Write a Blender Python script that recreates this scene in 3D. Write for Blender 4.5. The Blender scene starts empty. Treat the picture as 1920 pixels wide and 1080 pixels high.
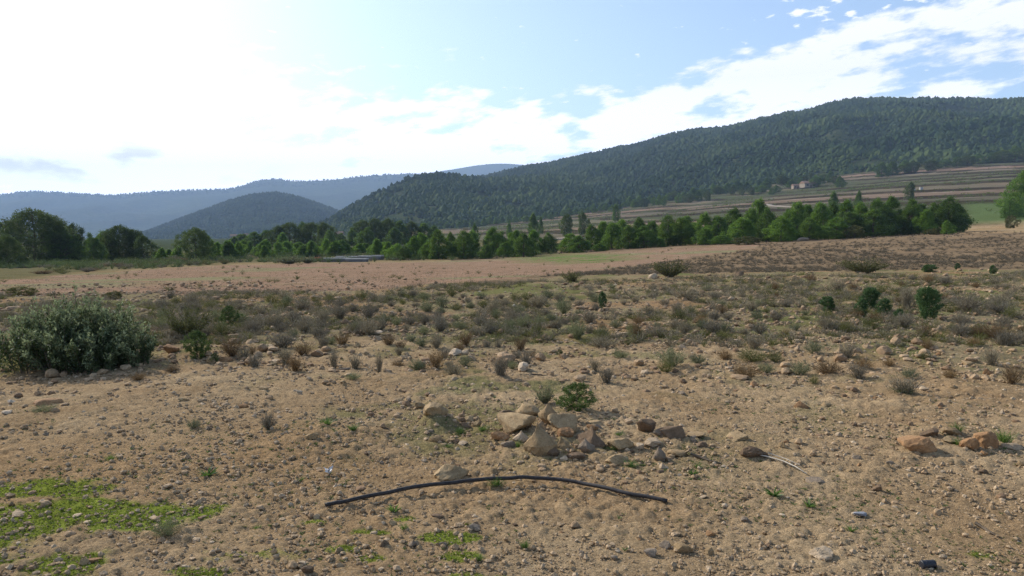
import bpy, bmesh, math, random
import numpy as np
from mathutils import Vector

SC = bpy.context.scene
COL = SC.collection
rng = np.random.default_rng(11)
random.seed(5)
PI = math.pi

# ------------------------------------------------------------------ camera model
FPX, CX, CY, HZ, EYE = 1387.0, 960.0, 540.0, 445.0, 1.6
PITCH = math.atan((CY - HZ) / FPX)
CP, SP = math.cos(PITCH), math.sin(PITCH)


def proj(x, y, z):
    d = y * CP - (z - EYE) * SP
    v = y * SP + (z - EYE) * CP
    d = np.where(d < 0.05, 0.05, d)
    return CX + FPX * x / d, CY - FPX * v / d


def ray(px, py):
    a, b = (px - CX) / FPX, (CY - py) / FPX
    return a, CP + b * SP, -SP + b * CP


def z_at(py, y):
    _, dy, dz = ray(CX, py)
    return EYE + y * dz / dy


# ------------------------------------------------------------------ noise
def _h(ix, iy, seed):
    h = (ix.astype(np.int64) * 374761393 + iy.astype(np.int64) * 668265263 + seed * 974634777) & 0xFFFFFFFF
    h = ((h ^ (h >> 13)) * 1274126177) & 0xFFFFFFFF
    return ((h ^ (h >> 16)) & 0xFFFFFF) / float(0xFFFFFF)


def vnoise(x, y, seed=0):
    x = np.asarray(x, float); y = np.asarray(y, float)
    ix, iy = np.floor(x), np.floor(y)
    fx, fy = x - ix, y - iy
    fx = fx * fx * (3 - 2 * fx); fy = fy * fy * (3 - 2 * fy)
    a, b = _h(ix, iy, seed), _h(ix + 1, iy, seed)
    c, d = _h(ix, iy + 1, seed), _h(ix + 1, iy + 1, seed)
    return a + (b - a) * fx + (c - a) * fy + (a - b - c + d) * fx * fy


def fbm(x, y, octv=4, seed=0):
    s, a, t = 0, 0.5, 0
    for i in range(octv):
        s = s + a * vnoise(x * 2 ** i + 17.3 * i, y * 2 ** i - 9.1 * i, seed + i)
        t += a; a *= 0.5
    return s / t


def clods(x, y, cell, seed):
    """bumps: rounded lumps of random size, one per cell"""
    u, v = x / cell, y / cell
    iu, iv = np.floor(u), np.floor(v)
    best = np.zeros_like(u)
    for a in (-1, 0, 1):
        for b in (-1, 0, 1):
            cu, cv = iu + a, iv + b
            ox, oy, r = _h(cu, cv, seed), _h(cu, cv, seed + 1), _h(cu, cv, seed + 2)
            rad = 0.25 + 0.5 * r * r
            d2 = ((u - cu - ox) ** 2 + (v - cv - oy) ** 2) / (rad * rad)
            best = np.maximum(best, rad * np.sqrt(np.clip(1 - d2, 0, 1)))
    return best * cell


def sstep(a, b, x):
    t = np.clip((x - a) / (b - a), 0, 1)
    return t * t * (3 - 2 * t)


# ------------------------------------------------------------------ terrain
T_PX = np.array([-900, -400, 0, 270, 500, 740, 960, 1100, 1240, 1560, 1860, 2300, 2900], float)
T_U = (T_PX - CX) / FPX
T_ROWS = [
    (14, [542, 540, 600, 600, 601, 602, 602, 602, 601, 597, 594, 592, 592]),
    (22, [559, 558, 556, 553, 551, 547, 545, 541, 536, 528, 526, 524, 524]),
    (28, [541, 541, 539, 536, 532, 528, 525, 520, 515, 512, 508, 505, 505]),
    (31, [534, 534, 532, 530, 527, 523, 521, 517, 514, 511, 508, 505, 505]),
    (50, [516, 515, 514, 511, 509, 507, 505, 500, 495, 487, 478, 470, 468]),
    (85, [501, 500, 498, 493, 490, 488, 486, 474, 463, 449, 434, 425, 422]),
    (110, [493, 492, 489, 485, 481, 478, 476, 466, 459, 446, 428, 416, 412]),
    (160, [479, 478, 475, 470, 466, 462, 457, 449, 440, 415, 396, 385, 380]),
    (250, [465, 464, 462, 460, 457, 452, 445, 432, 418, 385, 356, 340, 335]),
    (400, [456, 455, 454, 453, 451, 444, 430, 414, 398, 356, 319, 295, 288]),
    (550, [452, 451, 451, 450, 448, 437, 418, 398, 376, 326, 286, 262, 255]),
    (700, [451, 450, 450, 449, 447, 438, 420, 402, 380, 332, 294, 270, 262]),
    (6000, [446] * 13),
]


def _table():
    ys = [0.5, 9.0]
    zs = [np.zeros(13), np.zeros(13)]
    for d, pys in T_ROWS:
        row = np.array([z_at(p, d) for p in pys])
        if d == 14:
            row[:3] = row[3]
        ys.append(d); zs.append(row)
    ly = np.log(np.array(ys)); zs = np.array(zs)
    L = np.linspace(math.log(0.5), math.log(6500), 900)
    U = np.linspace(-1.3, 1.35, 240)
    tmp = np.stack([np.interp(L, ly, zs[:, j]) for j in range(13)], 1)
    g = np.stack([np.interp(U, T_U, tmp[i]) for i in range(len(L))], 0)
    for _ in range(3):
        k = 3
        p = np.pad(g, ((k, k), (0, 0)), 'edge')
        g = sum(p[i:i + len(L)] for i in range(2 * k + 1)) / (2 * k + 1)
        k = 5
        p = np.pad(g, ((0, 0), (k, k)), 'edge')
        g = sum(p[:, i:i + len(U)] for i in range(2 * k + 1)) / (2 * k + 1)
    return L, U, g


TL, TU, TG = _table()


def ground_base(x, y):
    x = np.asarray(x, float); y = np.asarray(y, float)
    yy = np.maximum(y, 0.55)
    u = np.clip(x / yy, TU[0], TU[-1] - 1e-6)
    fl = np.clip((np.log(yy) - TL[0]) / (TL[1] - TL[0]), 0, len(TL) - 1.001)
    fu = np.clip((u - TU[0]) / (TU[1] - TU[0]), 0, len(TU) - 1.001)
    i, j = fl.astype(int), fu.astype(int)
    a, b = fl - i, fu - j
    z = (TG[i, j] * (1 - a) * (1 - b) + TG[i + 1, j] * a * (1 - b) + TG[i, j + 1] * (1 - a) * b + TG[i + 1, j + 1] * a * b)
    return z


STEP = 4.0


def terr_weight(x, y, z):
    return sstep(112, 130, y) * sstep(660, 560, y) * sstep(1.2, 3.0, z + 0.006 * y) * sstep(-.15, -.07, np.asarray(x) / np.maximum(y, 1))


def ground_smooth(x, y):
    z = ground_base(x, y)
    w = terr_weight(x, y, z)
    wob = (fbm(np.asarray(x) / 60, np.asarray(y) / 60, 3, 77) - 0.5) * 4.5
    q = (z + wob) / STEP
    f = q - np.floor(q)
    zt = STEP * (np.floor(q) + f * 0.84 + 0.16 * sstep(0.76, 0.92, f)) - wob
    return z + (zt - z) * w


def ground(x, y):
    """terrain height with the broad humps, without the clods"""
    x = np.asarray(x, float); y = np.asarray(y, float)
    z = ground_smooth(x, y)
    r = np.hypot(x, y)
    near = sstep(60, 20, r)
    z = z + near * ((fbm(x / 2.6, y / 2.6, 2, 3) - 0.5) * 0.10 + (fbm(x / 0.6, y / 0.6, 2, 9) - 0.5) * 0.018)
    # small earth bank under the heap and the mound below the flat slab
    for (mx, my, mr, mh) in MOUNDS:
        z = z + mh * np.exp(-((x - mx) ** 2 + (y - my) ** 2) / (mr * mr))
    return z


MOUNDS = []


_TS = np.exp(np.linspace(0, math.log(5000), 900))


def hit(px, py):
    a, dy, dz = ray(px, py)
    lo, hi = None, None
    ts = _TS
    for _ in range(3):
        below = EYE + dz * ts < ground(a * ts, dy * ts)
        k = int(np.argmax(below))
        if not below[k]:
            return None
        hi = ts[k]
        ts = np.linspace(ts[max(k - 1, 0)], hi, 40)
    return a * hi, dy * hi, float(ground(a * hi, dy * hi))


def at_depth(px, y):
    x = (px - CX) / FPX * y
    return x, y, float(ground(x, y))


for (px, py, rr, hh) in [(820, 800, 0.17, 0.10), (1020, 815, 0.45, 0.10), (620, 815, 0.5, 0.05), (1240, 830, 0.3, 0.04), (1790, 825, 0.35, 0.06), (380, 668, 0.5, 0.10), (1010, 545, 1.8, 0.18)]:
    p = hit(px, py)
    MOUNDS.append((p[0], p[1], rr, hh))

# ------------------------------------------------------------------ materials
MATS = {}


def new_mat(name):
    m = bpy.data.materials.new(name)
    m.use_nodes = True
    m.node_tree.nodes.clear()
    MATS[name] = m
    return m, m.node_tree.nodes, m.node_tree.links


def N(nodes, t, **kw):
    n = nodes.new(t)
    for k, v in kw.items():
        setattr(n, k, v)
    return n


def mix_rgb(nodes, links, fac, a, b, mode='MIX'):
    n = N(nodes, 'ShaderNodeMix', data_type='RGBA', blend_type=mode)
    for s, v in ((0, fac), (6, a), (7, b)):
        if hasattr(v, 'is_linked') or isinstance(v, bpy.types.NodeSocket):
            links.new(v, n.inputs[s])
        elif s == 0:
            n.inputs[0].default_value = v
        else:
            n.inputs[s].default_value = (*v, 1) if len(v) == 3 else v
    return n.outputs[2]


def noise(nodes, links, scale, detail=4, rough=0.55, coord=None, dist=0.0):
    n = N(nodes, 'ShaderNodeTexNoise')
    n.inputs['Scale'].default_value = scale
    n.inputs['Detail'].default_value = detail
    n.inputs['Roughness'].default_value = rough
    n.inputs['Distortion'].default_value = dist
    if coord is not None:
        links.new(coord, n.inputs['Vector'])
    return n.outputs['Fac']


def ramp(nodes, links, fac, stops):
    n = N(nodes, 'ShaderNodeValToRGB')
    cr = n.color_ramp
    while len(cr.elements) < len(stops):
        cr.elements.new(0.5)
    for e, (p, c) in zip(cr.elements, stops):
        e.position = p
        e.color = (*c, 1) if len(c) == 3 else c
    links.new(fac, n.inputs[0])
    return n.outputs[0]


def grey(v):
    return (v, v, v)


def mat_ground():
    m, n, l = new_mat('stony_soil')
    out = N(n, 'ShaderNodeOutputMaterial')
    b = N(n, 'ShaderNodeBsdfDiffuse')
    geo = N(n, 'ShaderNodeNewGeometry')
    pos = geo.outputs['Position']
    att = N(n, 'ShaderNodeAttribute', attribute_name='albedo')
    n1 = noise(n, l, 9.0, 6, 0.65, pos)
    n2 = noise(n, l, 60.0, 4, 0.6, pos)
    n3 = noise(n, l, 0.9, 3, 0.5, pos)
    c = mix_rgb(n, l, 1.0, att.outputs['Color'], ramp(n, l, n1, [(0.25, grey(0.84)), (0.75, grey(1.16))]), 'MULTIPLY')
    c = mix_rgb(n, l, 1.0, c, ramp(n, l, n2, [(0.3, grey(0.62)), (0.72, grey(1.38))]), 'MULTIPLY')
    c = mix_rgb(n, l, 1.0, c, ramp(n, l, n3, [(0.3, (0.9, 0.86, 0.82)), (0.7, (1.08, 1.1, 1.12))]), 'MULTIPLY')
    # pale lime crumbs
    v = N(n, 'ShaderNodeTexVoronoi', feature='F1')
    v.inputs['Scale'].default_value = 26.0
    l.new(pos, v.inputs['Vector'])
    rnd = N(n, 'ShaderNodeSeparateColor')
    l.new(v.outputs['Color'], rnd.inputs[0])
    near = N(n, 'ShaderNodeMath', operation='LESS_THAN'); near.inputs[1].default_value = 0.22
    l.new(v.outputs['Distance'], near.inputs[0])
    some = N(n, 'ShaderNodeMath', operation='GREATER_THAN'); some.inputs[1].default_value = 0.86
    l.new(rnd.outputs[0], some.inputs[0])
    both = N(n, 'ShaderNodeMath', operation='MULTIPLY')
    l.new(near.outputs[0], both.inputs[0]); l.new(some.outputs[0], both.inputs[1])
    bb = N(n, 'ShaderNodeMath', operation='MULTIPLY'); bb.inputs[1].default_value = 0.55
    l.new(both.outputs[0], bb.inputs[0])
    c = mix_rgb(n, l, bb.outputs[0], c, (0.42, 0.31, 0.20))
    l.new(c, b.inputs['Color'])
    bump = N(n, 'ShaderNodeBump')
    bump.inputs['Strength'].default_value = 1.0
    bump.inputs['Distance'].default_value = 0.02
    add = N(n, 'ShaderNodeMath', operation='ADD')
    l.new(noise(n, l, 70.0, 6, 0.75, pos), add.inputs[0])
    l.new(both.outputs[0], add.inputs[1])
    l.new(add.outputs[0], bump.inputs['Height'])
    l.new(bump.outputs[0], b.inputs['Normal'])
    l.new(b.outputs[0], out.inputs[0])
    return m


def mat_stone(name, c1, c2, scale=14):
    m, n, l = new_mat(name)
    out = N(n, 'ShaderNodeOutputMaterial')
    b = N(n, 'ShaderNodeBsdfPrincipled')
    b.inputs['Roughness'].default_value = 0.9
    b.inputs['Specular IOR Level'].default_value = 0.15
    geo = N(n, 'ShaderNodeNewGeometry')
    pos = geo.outputs['Position']
    n1 = noise(n, l, scale, 8, 0.65, pos)
    c = ramp(n, l, n1, [(0.28, c2), (0.7, c1)])
    n2 = noise(n, l, 90, 3, 0.6, pos)
    c = mix_rgb(n, l, 1.0, c, ramp(n, l, n2, [(0.3, grey(0.75)), (0.7, grey(1.2))]), 'MULTIPLY')
    oi = N(n, 'ShaderNodeObjectInfo')
    c = mix_rgb(n, l, 1.0, c, ramp(n, l, oi.outputs['Random'], [(0.0, (0.8, 0.78, 0.76)), (1.0, (1.15, 1.15, 1.15))]), 'MULTIPLY')
    l.new(c, b.inputs['Base Color'])
    bump = N(n, 'ShaderNodeBump')
    bump.inputs['Strength'].default_value = 0.8
    bump.inputs['Distance'].default_value = 0.012
    l.new(noise(n, l, 32, 8, 0.68, pos), bump.inputs['Height'])
    l.new(bump.outputs[0], b.inputs['Normal'])
    l.new(b.outputs[0], out.inputs[0])
    return m


def mat_leaf(name, c1, c2, trans=0.35, rough=0.6, rnd=0.25, spec=0.25):
    """c1..c2 by the per-leaf tone stored on the mesh; each plant varies a little"""
    m, n, l = new_mat(name)
    out = N(n, 'ShaderNodeOutputMaterial')
    att = N(n, 'ShaderNodeAttribute', attribute_name='tone')
    c = ramp(n, l, att.outputs['Fac'], [(0.0, c1), (1.0, c2)])
    oi = N(n, 'ShaderNodeObjectInfo')
    lo, hi = 1 - rnd, 1 + rnd
    c = mix_rgb(n, l, 1.0, c, ramp(n, l, oi.outputs['Random'], [(0.0, (lo, lo * 1.02, lo)), (0.5, (1.02, 1, 0.92)), (1.0, (hi * 1.03, hi, hi * 0.85))]), 'MULTIPLY')
    b = N(n, 'ShaderNodeBsdfPrincipled')
    b.inputs['Roughness'].default_value = rough
    b.inputs['Specular IOR Level'].default_value = spec
    l.new(c, b.inputs['Base Color'])
    if trans > 0:
        t = N(n, 'ShaderNodeBsdfTranslucent')
        l.new(c, t.inputs['Color'])
        mx = N(n, 'ShaderNodeMixShader')
        mx.inputs[0].default_value = trans
        l.new(b.outputs[0], mx.inputs[1]); l.new(t.outputs[0], mx.inputs[2])
        l.new(mx.outputs[0], out.inputs[0])
    else:
        l.new(b.outputs[0], out.inputs[0])
    return m


def mat_plain(name, c, rough=0.7, nscale=20, amp=0.2, spec=0.3, bump=0.0):
    m, n, l = new_mat(name)
    out = N(n, 'ShaderNodeOutputMaterial')
    b = N(n, 'ShaderNodeBsdfPrincipled')
    b.inputs['Roughness'].default_value = rough
    b.inputs['Specular IOR Level'].default_value = spec
    geo = N(n, 'ShaderNodeNewGeometry')
    f = noise(n, l, nscale, 5, 0.6, geo.outputs['Position'])
    cc = mix_rgb(n, l, 1.0, c, ramp(n, l, f, [(0.25, grey(1 - amp)), (0.75, grey(1 + amp))]), 'MULTIPLY')
    l.new(cc, b.inputs['Base Color'])
    if bump:
        bp = N(n, 'ShaderNodeBump'); bp.inputs['Distance'].default_value = bump
        l.new(f, bp.inputs['Height']); l.new(bp.outputs[0], b.inputs['Normal'])
    l.new(b.outputs[0], out.inputs[0])
    return m


def mat_hill(name, c1, c2, c3, scale):
    """forested slope seen from far: bushes, dry ground between them"""
    m, n, l = new_mat(name)
    out = N(n, 'ShaderNodeOutputMaterial')
    b = N(n, 'ShaderNodeBsdfDiffuse')
    geo = N(n, 'ShaderNodeNewGeometry')
    pos = geo.outputs['Position']
    f = noise(n, l, scale, 5, 0.7, pos)
    c = ramp(n, l, f, [(0.35, c1), (0.52, c2), (0.72, c3)])
    g = noise(n, l, scale * 0.08, 3, 0.5, pos)
    c = mix_rgb(n, l, 1.0, c, ramp(n, l, g, [(0.3, grey(0.75)), (0.7, grey(1.25))]), 'MULTIPLY')
    l.new(c, b.inputs['Color'])
    bp = N(n, 'ShaderNodeBump'); bp.inputs['Distance'].default_value = 0.6 / scale; bp.inputs['Strength'].default_value = 1.0
    l.new(f, bp.inputs['Height']); l.new(bp.outputs[0], b.inputs['Normal'])
    l.new(b.outputs[0], out.inputs[0])
    return m


M_GROUND = mat_ground()
STONE = {
    'tan': mat_stone('tan_limestone', (0.39, 0.278, 0.15), (0.24, 0.16, 0.08)),
    'pale': mat_stone('pale_limestone', (0.50, 0.38, 0.25), (0.34, 0.25, 0.155)),
    'ochre': mat_stone('ochre_stone', (0.36, 0.21, 0.10), (0.21, 0.115, 0.055)),
    'brown': mat_stone('brown_stone', (0.21, 0.14, 0.085), (0.11, 0.075, 0.045)),
    'grey': mat_stone('grey_stone', (0.28, 0.215, 0.15), (0.17, 0.13, 0.09)),
}
M_PINE = mat_leaf('pine_needles', (0.068, 0.135, 0.020), (0.17, 0.28, 0.040), 0.5, rnd=0.22)
M_DPINE = mat_leaf('dark_pine_needles', (0.054, 0.104, 0.019), (0.125, 0.20, 0.032), 0.48, rnd=0.2)
M_OLDPINE = mat_leaf('old_pine_needles', (0.042, 0.070, 0.018), (0.100, 0.140, 0.034), 0.42, rnd=0.2)
M_FOREST = mat_leaf('forest_needles', (0.022, 0.042, 0.014), (0.060, 0.084, 0.027), 0.0, 0.9, 0.0, 0.05)
M_BARK = mat_plain('pine_bark', (0.10, 0.075, 0.055), 0.95, 8, 0.4, 0.1)
M_DRY = mat_leaf('dry_grey_twigs', (0.115, 0.100, 0.074), (0.30, 0.262, 0.198), 0.15, 0.9, 0.2, 0.05)
M_HEATH = mat_leaf('heath_twigs', (0.125, 0.102, 0.070), (0.245, 0.20, 0.14), 0.15, 0.9, 0.2, 0.05)
M_BROWN = mat_leaf('dry_brown_twigs', (0.12, 0.078, 0.042), (0.26, 0.18, 0.10), 0.15, 0.9, 0.2, 0.05)
M_SAGE = mat_leaf('grey_green_leaves', (0.098, 0.110, 0.056), (0.22, 0.235, 0.138), 0.25, 0.8, 0.2, 0.1)
M_OLIVE = mat_leaf('olive_leaves', (0.075, 0.082, 0.030), (0.17, 0.17, 0.065), 0.25, 0.8, 0.2, 0.1)
M_GREEN = mat_leaf('fresh_green_leaves', (0.05, 0.105, 0.022), (0.14, 0.22, 0.045), 0.4, 0.55, 0.15, 0.3)
M_DUSTY = mat_leaf('dusty_green_leaves', (0.045, 0.078, 0.022), (0.13, 0.18, 0.055), 0.35, 0.7, 0.15, 0.2)
M_MOSS = mat_leaf('moss_leaves', (0.16, 0.205, 0.026), (0.27, 0.33, 0.055), 0.3, 0.8, 0.1, 0.1)
M_VERGE = mat_leaf('verge_leaves', (0.08, 0.115, 0.038), (0.17, 0.21, 0.08), 0.3, 0.8, 0.2, 0.1)
M_WEED = mat_leaf('weed_leaves', (0.065, 0.09, 0.030), (0.14, 0.18, 0.065), 0.3, 0.7, 0.15, 0.15)
M_JUNI = mat_leaf('juniper_needles', (0.045, 0.088, 0.034), (0.115, 0.185, 0.075), 0.3, 0.7, 0.18, 0.15)
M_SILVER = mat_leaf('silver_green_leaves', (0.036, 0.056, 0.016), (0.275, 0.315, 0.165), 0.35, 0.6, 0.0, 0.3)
M_STEM = mat_plain('woody_stems', (0.13, 0.10, 0.07), 0.9, 30, 0.3, 0.1)
M_HOSE = mat_plain('black_rubber', (0.030, 0.025, 0.022), 0.6, 45, 0.7, 0.35)
M_STRAW = mat_plain('bleached_stalk', (0.47, 0.41, 0.32), 0.6, 40, 0.15, 0.3)
M_WHITE = mat_plain('white_flower', (0.55, 0.53, 0.50), 0.6, 40, 0.1, 0.3)
M_BLACK = mat_plain('black_plastic', (0.02, 0.02, 0.024), 0.5, 40, 0.3, 0.4)
M_GREYP = mat_plain('grey_worn_plastic', (0.22, 0.22, 0.23), 0.5, 40, 0.3, 0.4)
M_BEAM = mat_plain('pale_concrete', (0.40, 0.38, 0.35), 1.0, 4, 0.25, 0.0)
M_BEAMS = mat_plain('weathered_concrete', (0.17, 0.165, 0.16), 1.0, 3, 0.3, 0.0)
M_RUST = mat_plain('rust_brick', (0.30, 0.12, 0.06), 0.9, 5, 0.3, 0.1)
M_PLASTER = mat_plain('pale_plaster', (0.27, 0.225, 0.17), 1.0, 1, 0.12, 0.0)
M_ROOF = mat_plain('clay_roof', (0.20, 0.13, 0.09), 0.9, 2, 0.25, 0.1)
M_DARKW = mat_plain('dark_window', (0.03, 0.03, 0.035), 0.3, 2, 0.2, 0.4)
M_TRACK = mat_plain('pale_track', (0.27, 0.23, 0.185), 0.95, 0.6, 0.2, 0.1)
M_HILL = mat_hill('hill_scrub', (0.028, 0.044, 0.016), (0.042, 0.055, 0.022), (0.10, 0.078, 0.042), 0.35)
M_FARHILL = mat_hill('far_hill_scrub', (0.035, 0.052, 0.02), (0.055, 0.068, 0.028), (0.10, 0.09, 0.045), 0.05)


# ------------------------------------------------------------------ mesh helpers
def mesh_np(name, V, F, mat, tone=None, smooth=False, color=None):
    """V (n,3); F = array (m,k) or list of such arrays"""
    V = np.asarray(V, np.float32)
    Fs = [np.asarray(f, np.int32) for f in (F if isinstance(F, list) else [F]) if len(f)]
    me = bpy.data.meshes.new(name)
    me.vertices.add(len(V))
    me.vertices.foreach_set('co', V.ravel())
    idx = np.concatenate([f.ravel() for f in Fs])
    tot = np.concatenate([np.full(len(f), f.shape[1], np.int32) for f in Fs])
    st = np.concatenate([[0], np.cumsum(tot)[:-1]]).astype(np.int32)
    me.loops.add(len(idx))
    me.loops.foreach_set('vertex_index', idx)
    me.polygons.add(len(tot))
    me.polygons.foreach_set('loop_start', st)
    me.polygons.foreach_set('loop_total', tot)
    me.polygons.foreach_set('use_smooth', np.full(len(tot), bool(smooth)))
    me.update(calc_edges=True)
    if tone is not None:
        a = me.attributes.new('tone', 'FLOAT', 'POINT')
        a.data.foreach_set('value', np.asarray(tone, np.float32))
    if color is not None:
        a = me.attributes.new('albedo', 'FLOAT_COLOR', 'POINT')
        a.data.foreach_set('color', np.asarray(color, np.float32).ravel())
    me.materials.append(mat)
    return me


def link(name, data, parent=None, loc=None):
    o = bpy.data.objects.new(name, data)
    COL.objects.link(o)
    if parent is not None:
        o.parent = parent
    if loc is not None:
        o.location = loc
    return o


def tag(o, label=None, cat=None, group=None, kind=None):
    if label: o['label'] = label
    if cat: o['category'] = cat
    if group: o['group'] = group
    if kind: o['kind'] = kind
    return o


def empty(name, loc=(0, 0, 0)):
    o = bpy.data.objects.new(name, None)
    o.empty_display_size = 0.1
    COL.objects.link(o)
    o.location = loc
    return o


def unit(v):
    return v / np.maximum(np.linalg.norm(v, axis=-1, keepdims=True), 1e-9)


def blades(P, D, L, W, r, bend=0.0):
    """one rhombic leaf per row: base P, direction D, length L, width W; returns V,F"""
    n = len(P)
    D = unit(D)
    S = unit(np.cross(D, r.normal(size=(n, 3))))
    Nn = np.cross(S, D)
    L = np.broadcast_to(L, n)[:, None]; W = np.broadcast_to(W, n)[:, None]
    mid = P + D * L * 0.5 + Nn * L * bend
    V = np.stack([P, mid + S * W * 0.5, P + D * L, mid - S * W * 0.5], 1).reshape(-1, 3)
    F = np.arange(4 * n, dtype=np.int32).reshape(-1, 4)
    return V, F


def strips(P0, P1, P2, w, r):
    """thin tapered two-segment twigs P0-P1-P2 -> crossed flat strips"""
    n = len(P0)
    D = unit(P2 - P0)
    S = unit(np.cross(D, r.normal(size=(n, 3))))
    w = np.broadcast_to(w, n)[:, None]
    V = np.stack([P0 - S * w * .5, P0 + S * w * .5, P1 + S * w * .38, P1 - S * w * .38, P2 + S * w * .12, P2 - S * w * .12], 1).reshape(-1, 3)
    b = np.arange(n, dtype=np.int32)[:, None] * 6
    F = np.concatenate([b + np.array([[0, 1, 2, 3]]), b + np.array([[3, 2, 4, 5]])], 0)
    return V, F


def tube(path, radii, sides=8, cap=True):
    path = np.asarray(path, float); radii = np.asarray(radii, float)
    n = len(path)
    t = np.gradient(path, axis=0); t = unit(t)
    ref = np.array([0.3, 0.2, 1.0]) if abs(t[0, 2]) < 0.8 else np.array([1.0, 0.1, 0.0])
    A = unit(np.cross(t, ref)); B = np.cross(t, A)
    an = np.linspace(0, 2 * PI, sides, endpoint=False)
    V = path[:, None] + radii[:, None, None] * (np.cos(an)[None, :, None] * A[:, None] + np.sin(an)[None, :, None] * B[:, None])
    V = V.reshape(-1, 3)
    F = []
    for i in range(n - 1):
        for k in range(sides):
            k2 = (k + 1) % sides
            F.append((i * sides + k, i * sides + k2, (i + 1) * sides + k2, (i + 1) * sides + k))
    caps = []
    if cap:
        for s in (0, n - 1):
            caps += [(s * sides, s * sides + k, s * sides + k + 1) for k in range(1, sides - 1)]
    return V, np.array(F, np.int32), np.array(caps, np.int32).reshape(-1, 3)


def join(parts):
    """[(V, F or [F..])] -> V, [F by size]"""
    Vs, by, off = [], {}, 0
    for V, F in parts:
        for f in (F if isinstance(F, list) else [F]):
            if len(f):
                by.setdefault(f.shape[1], []).append(np.asarray(f) + off)
        Vs.append(V); off += len(V)
    return np.concatenate(Vs), [np.concatenate(v) for v in by.values()]


def ico(sub):
    bm = bmesh.new()
    bmesh.ops.create_icosphere(bm, subdivisions=sub, radius=1)
    V = np.array([v.co[:] for v in bm.verts]); F = np.array([[v.index for v in f.verts] for f in bm.faces], np.int32)
    bm.free()
    return V, F


ICO = {s: ico(s) for s in (1, 2, 3, 4)}


def rock_verts(r, sub, shape='blocky'):
    n, F = ICO[sub]
    k = {'blocky': 9, 'flat': 9, 'round': 17, 'pointed': 8}[shape]
    p = unit(r.normal(size=(k, 3)))
    d = r.uniform(0.62, 1.0, k)
    if shape == 'round':
        d = r.uniform(0.85, 1.0, k)
    dots = np.maximum(n @ p.T, 1e-3)
    q = d[None] / dots
    pw = 26.0
    rad = (np.sum(q ** -pw, axis=1)) ** (-1 / pw)
    rad = np.minimum(rad, 1.5)
    V = n * rad[:, None]
    nz = fbm(n[:, 0] * 2.2 + n[:, 2] * 1.7 + 5, n[:, 1] * 2.2 - n[:, 2] * 1.3 + 9, 3, int(r.integers(1000)))
    nz2 = fbm(n[:, 0] * 5 + n[:, 2] * 4 + 5, n[:, 1] * 5 - n[:, 2] * 3 + 9, 3, int(r.integers(1000)))
    V = V * (0.88 + 0.24 * nz[:, None]) * (0.93 + 0.14 * nz2[:, None])
    if shape == 'pointed':
        up = np.clip(V[:, 2:3], 0, None)
        V[:, :2] *= np.clip(1.14 - 0.68 * up, 0.3, 1.2)
        V[:, 2] *= 1.1
    lo, hi = V.min(0), V.max(0)
    V = (V - (lo + hi) / 2) / (hi - lo)
    if shape == 'flat':
        V[:, 2] = np.clip(V[:, 2], -0.45, 0.36)
    return V, F        # unit box


# ------------------------------------------------------------------ world, sun, camera
SUN_AZ, SUN_EL = math.radians(-50), math.radians(31)   # azimuth from the view direction, left is minus
world = bpy.data.worlds.new('World')
SC.world = world
world.use_nodes = True


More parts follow.
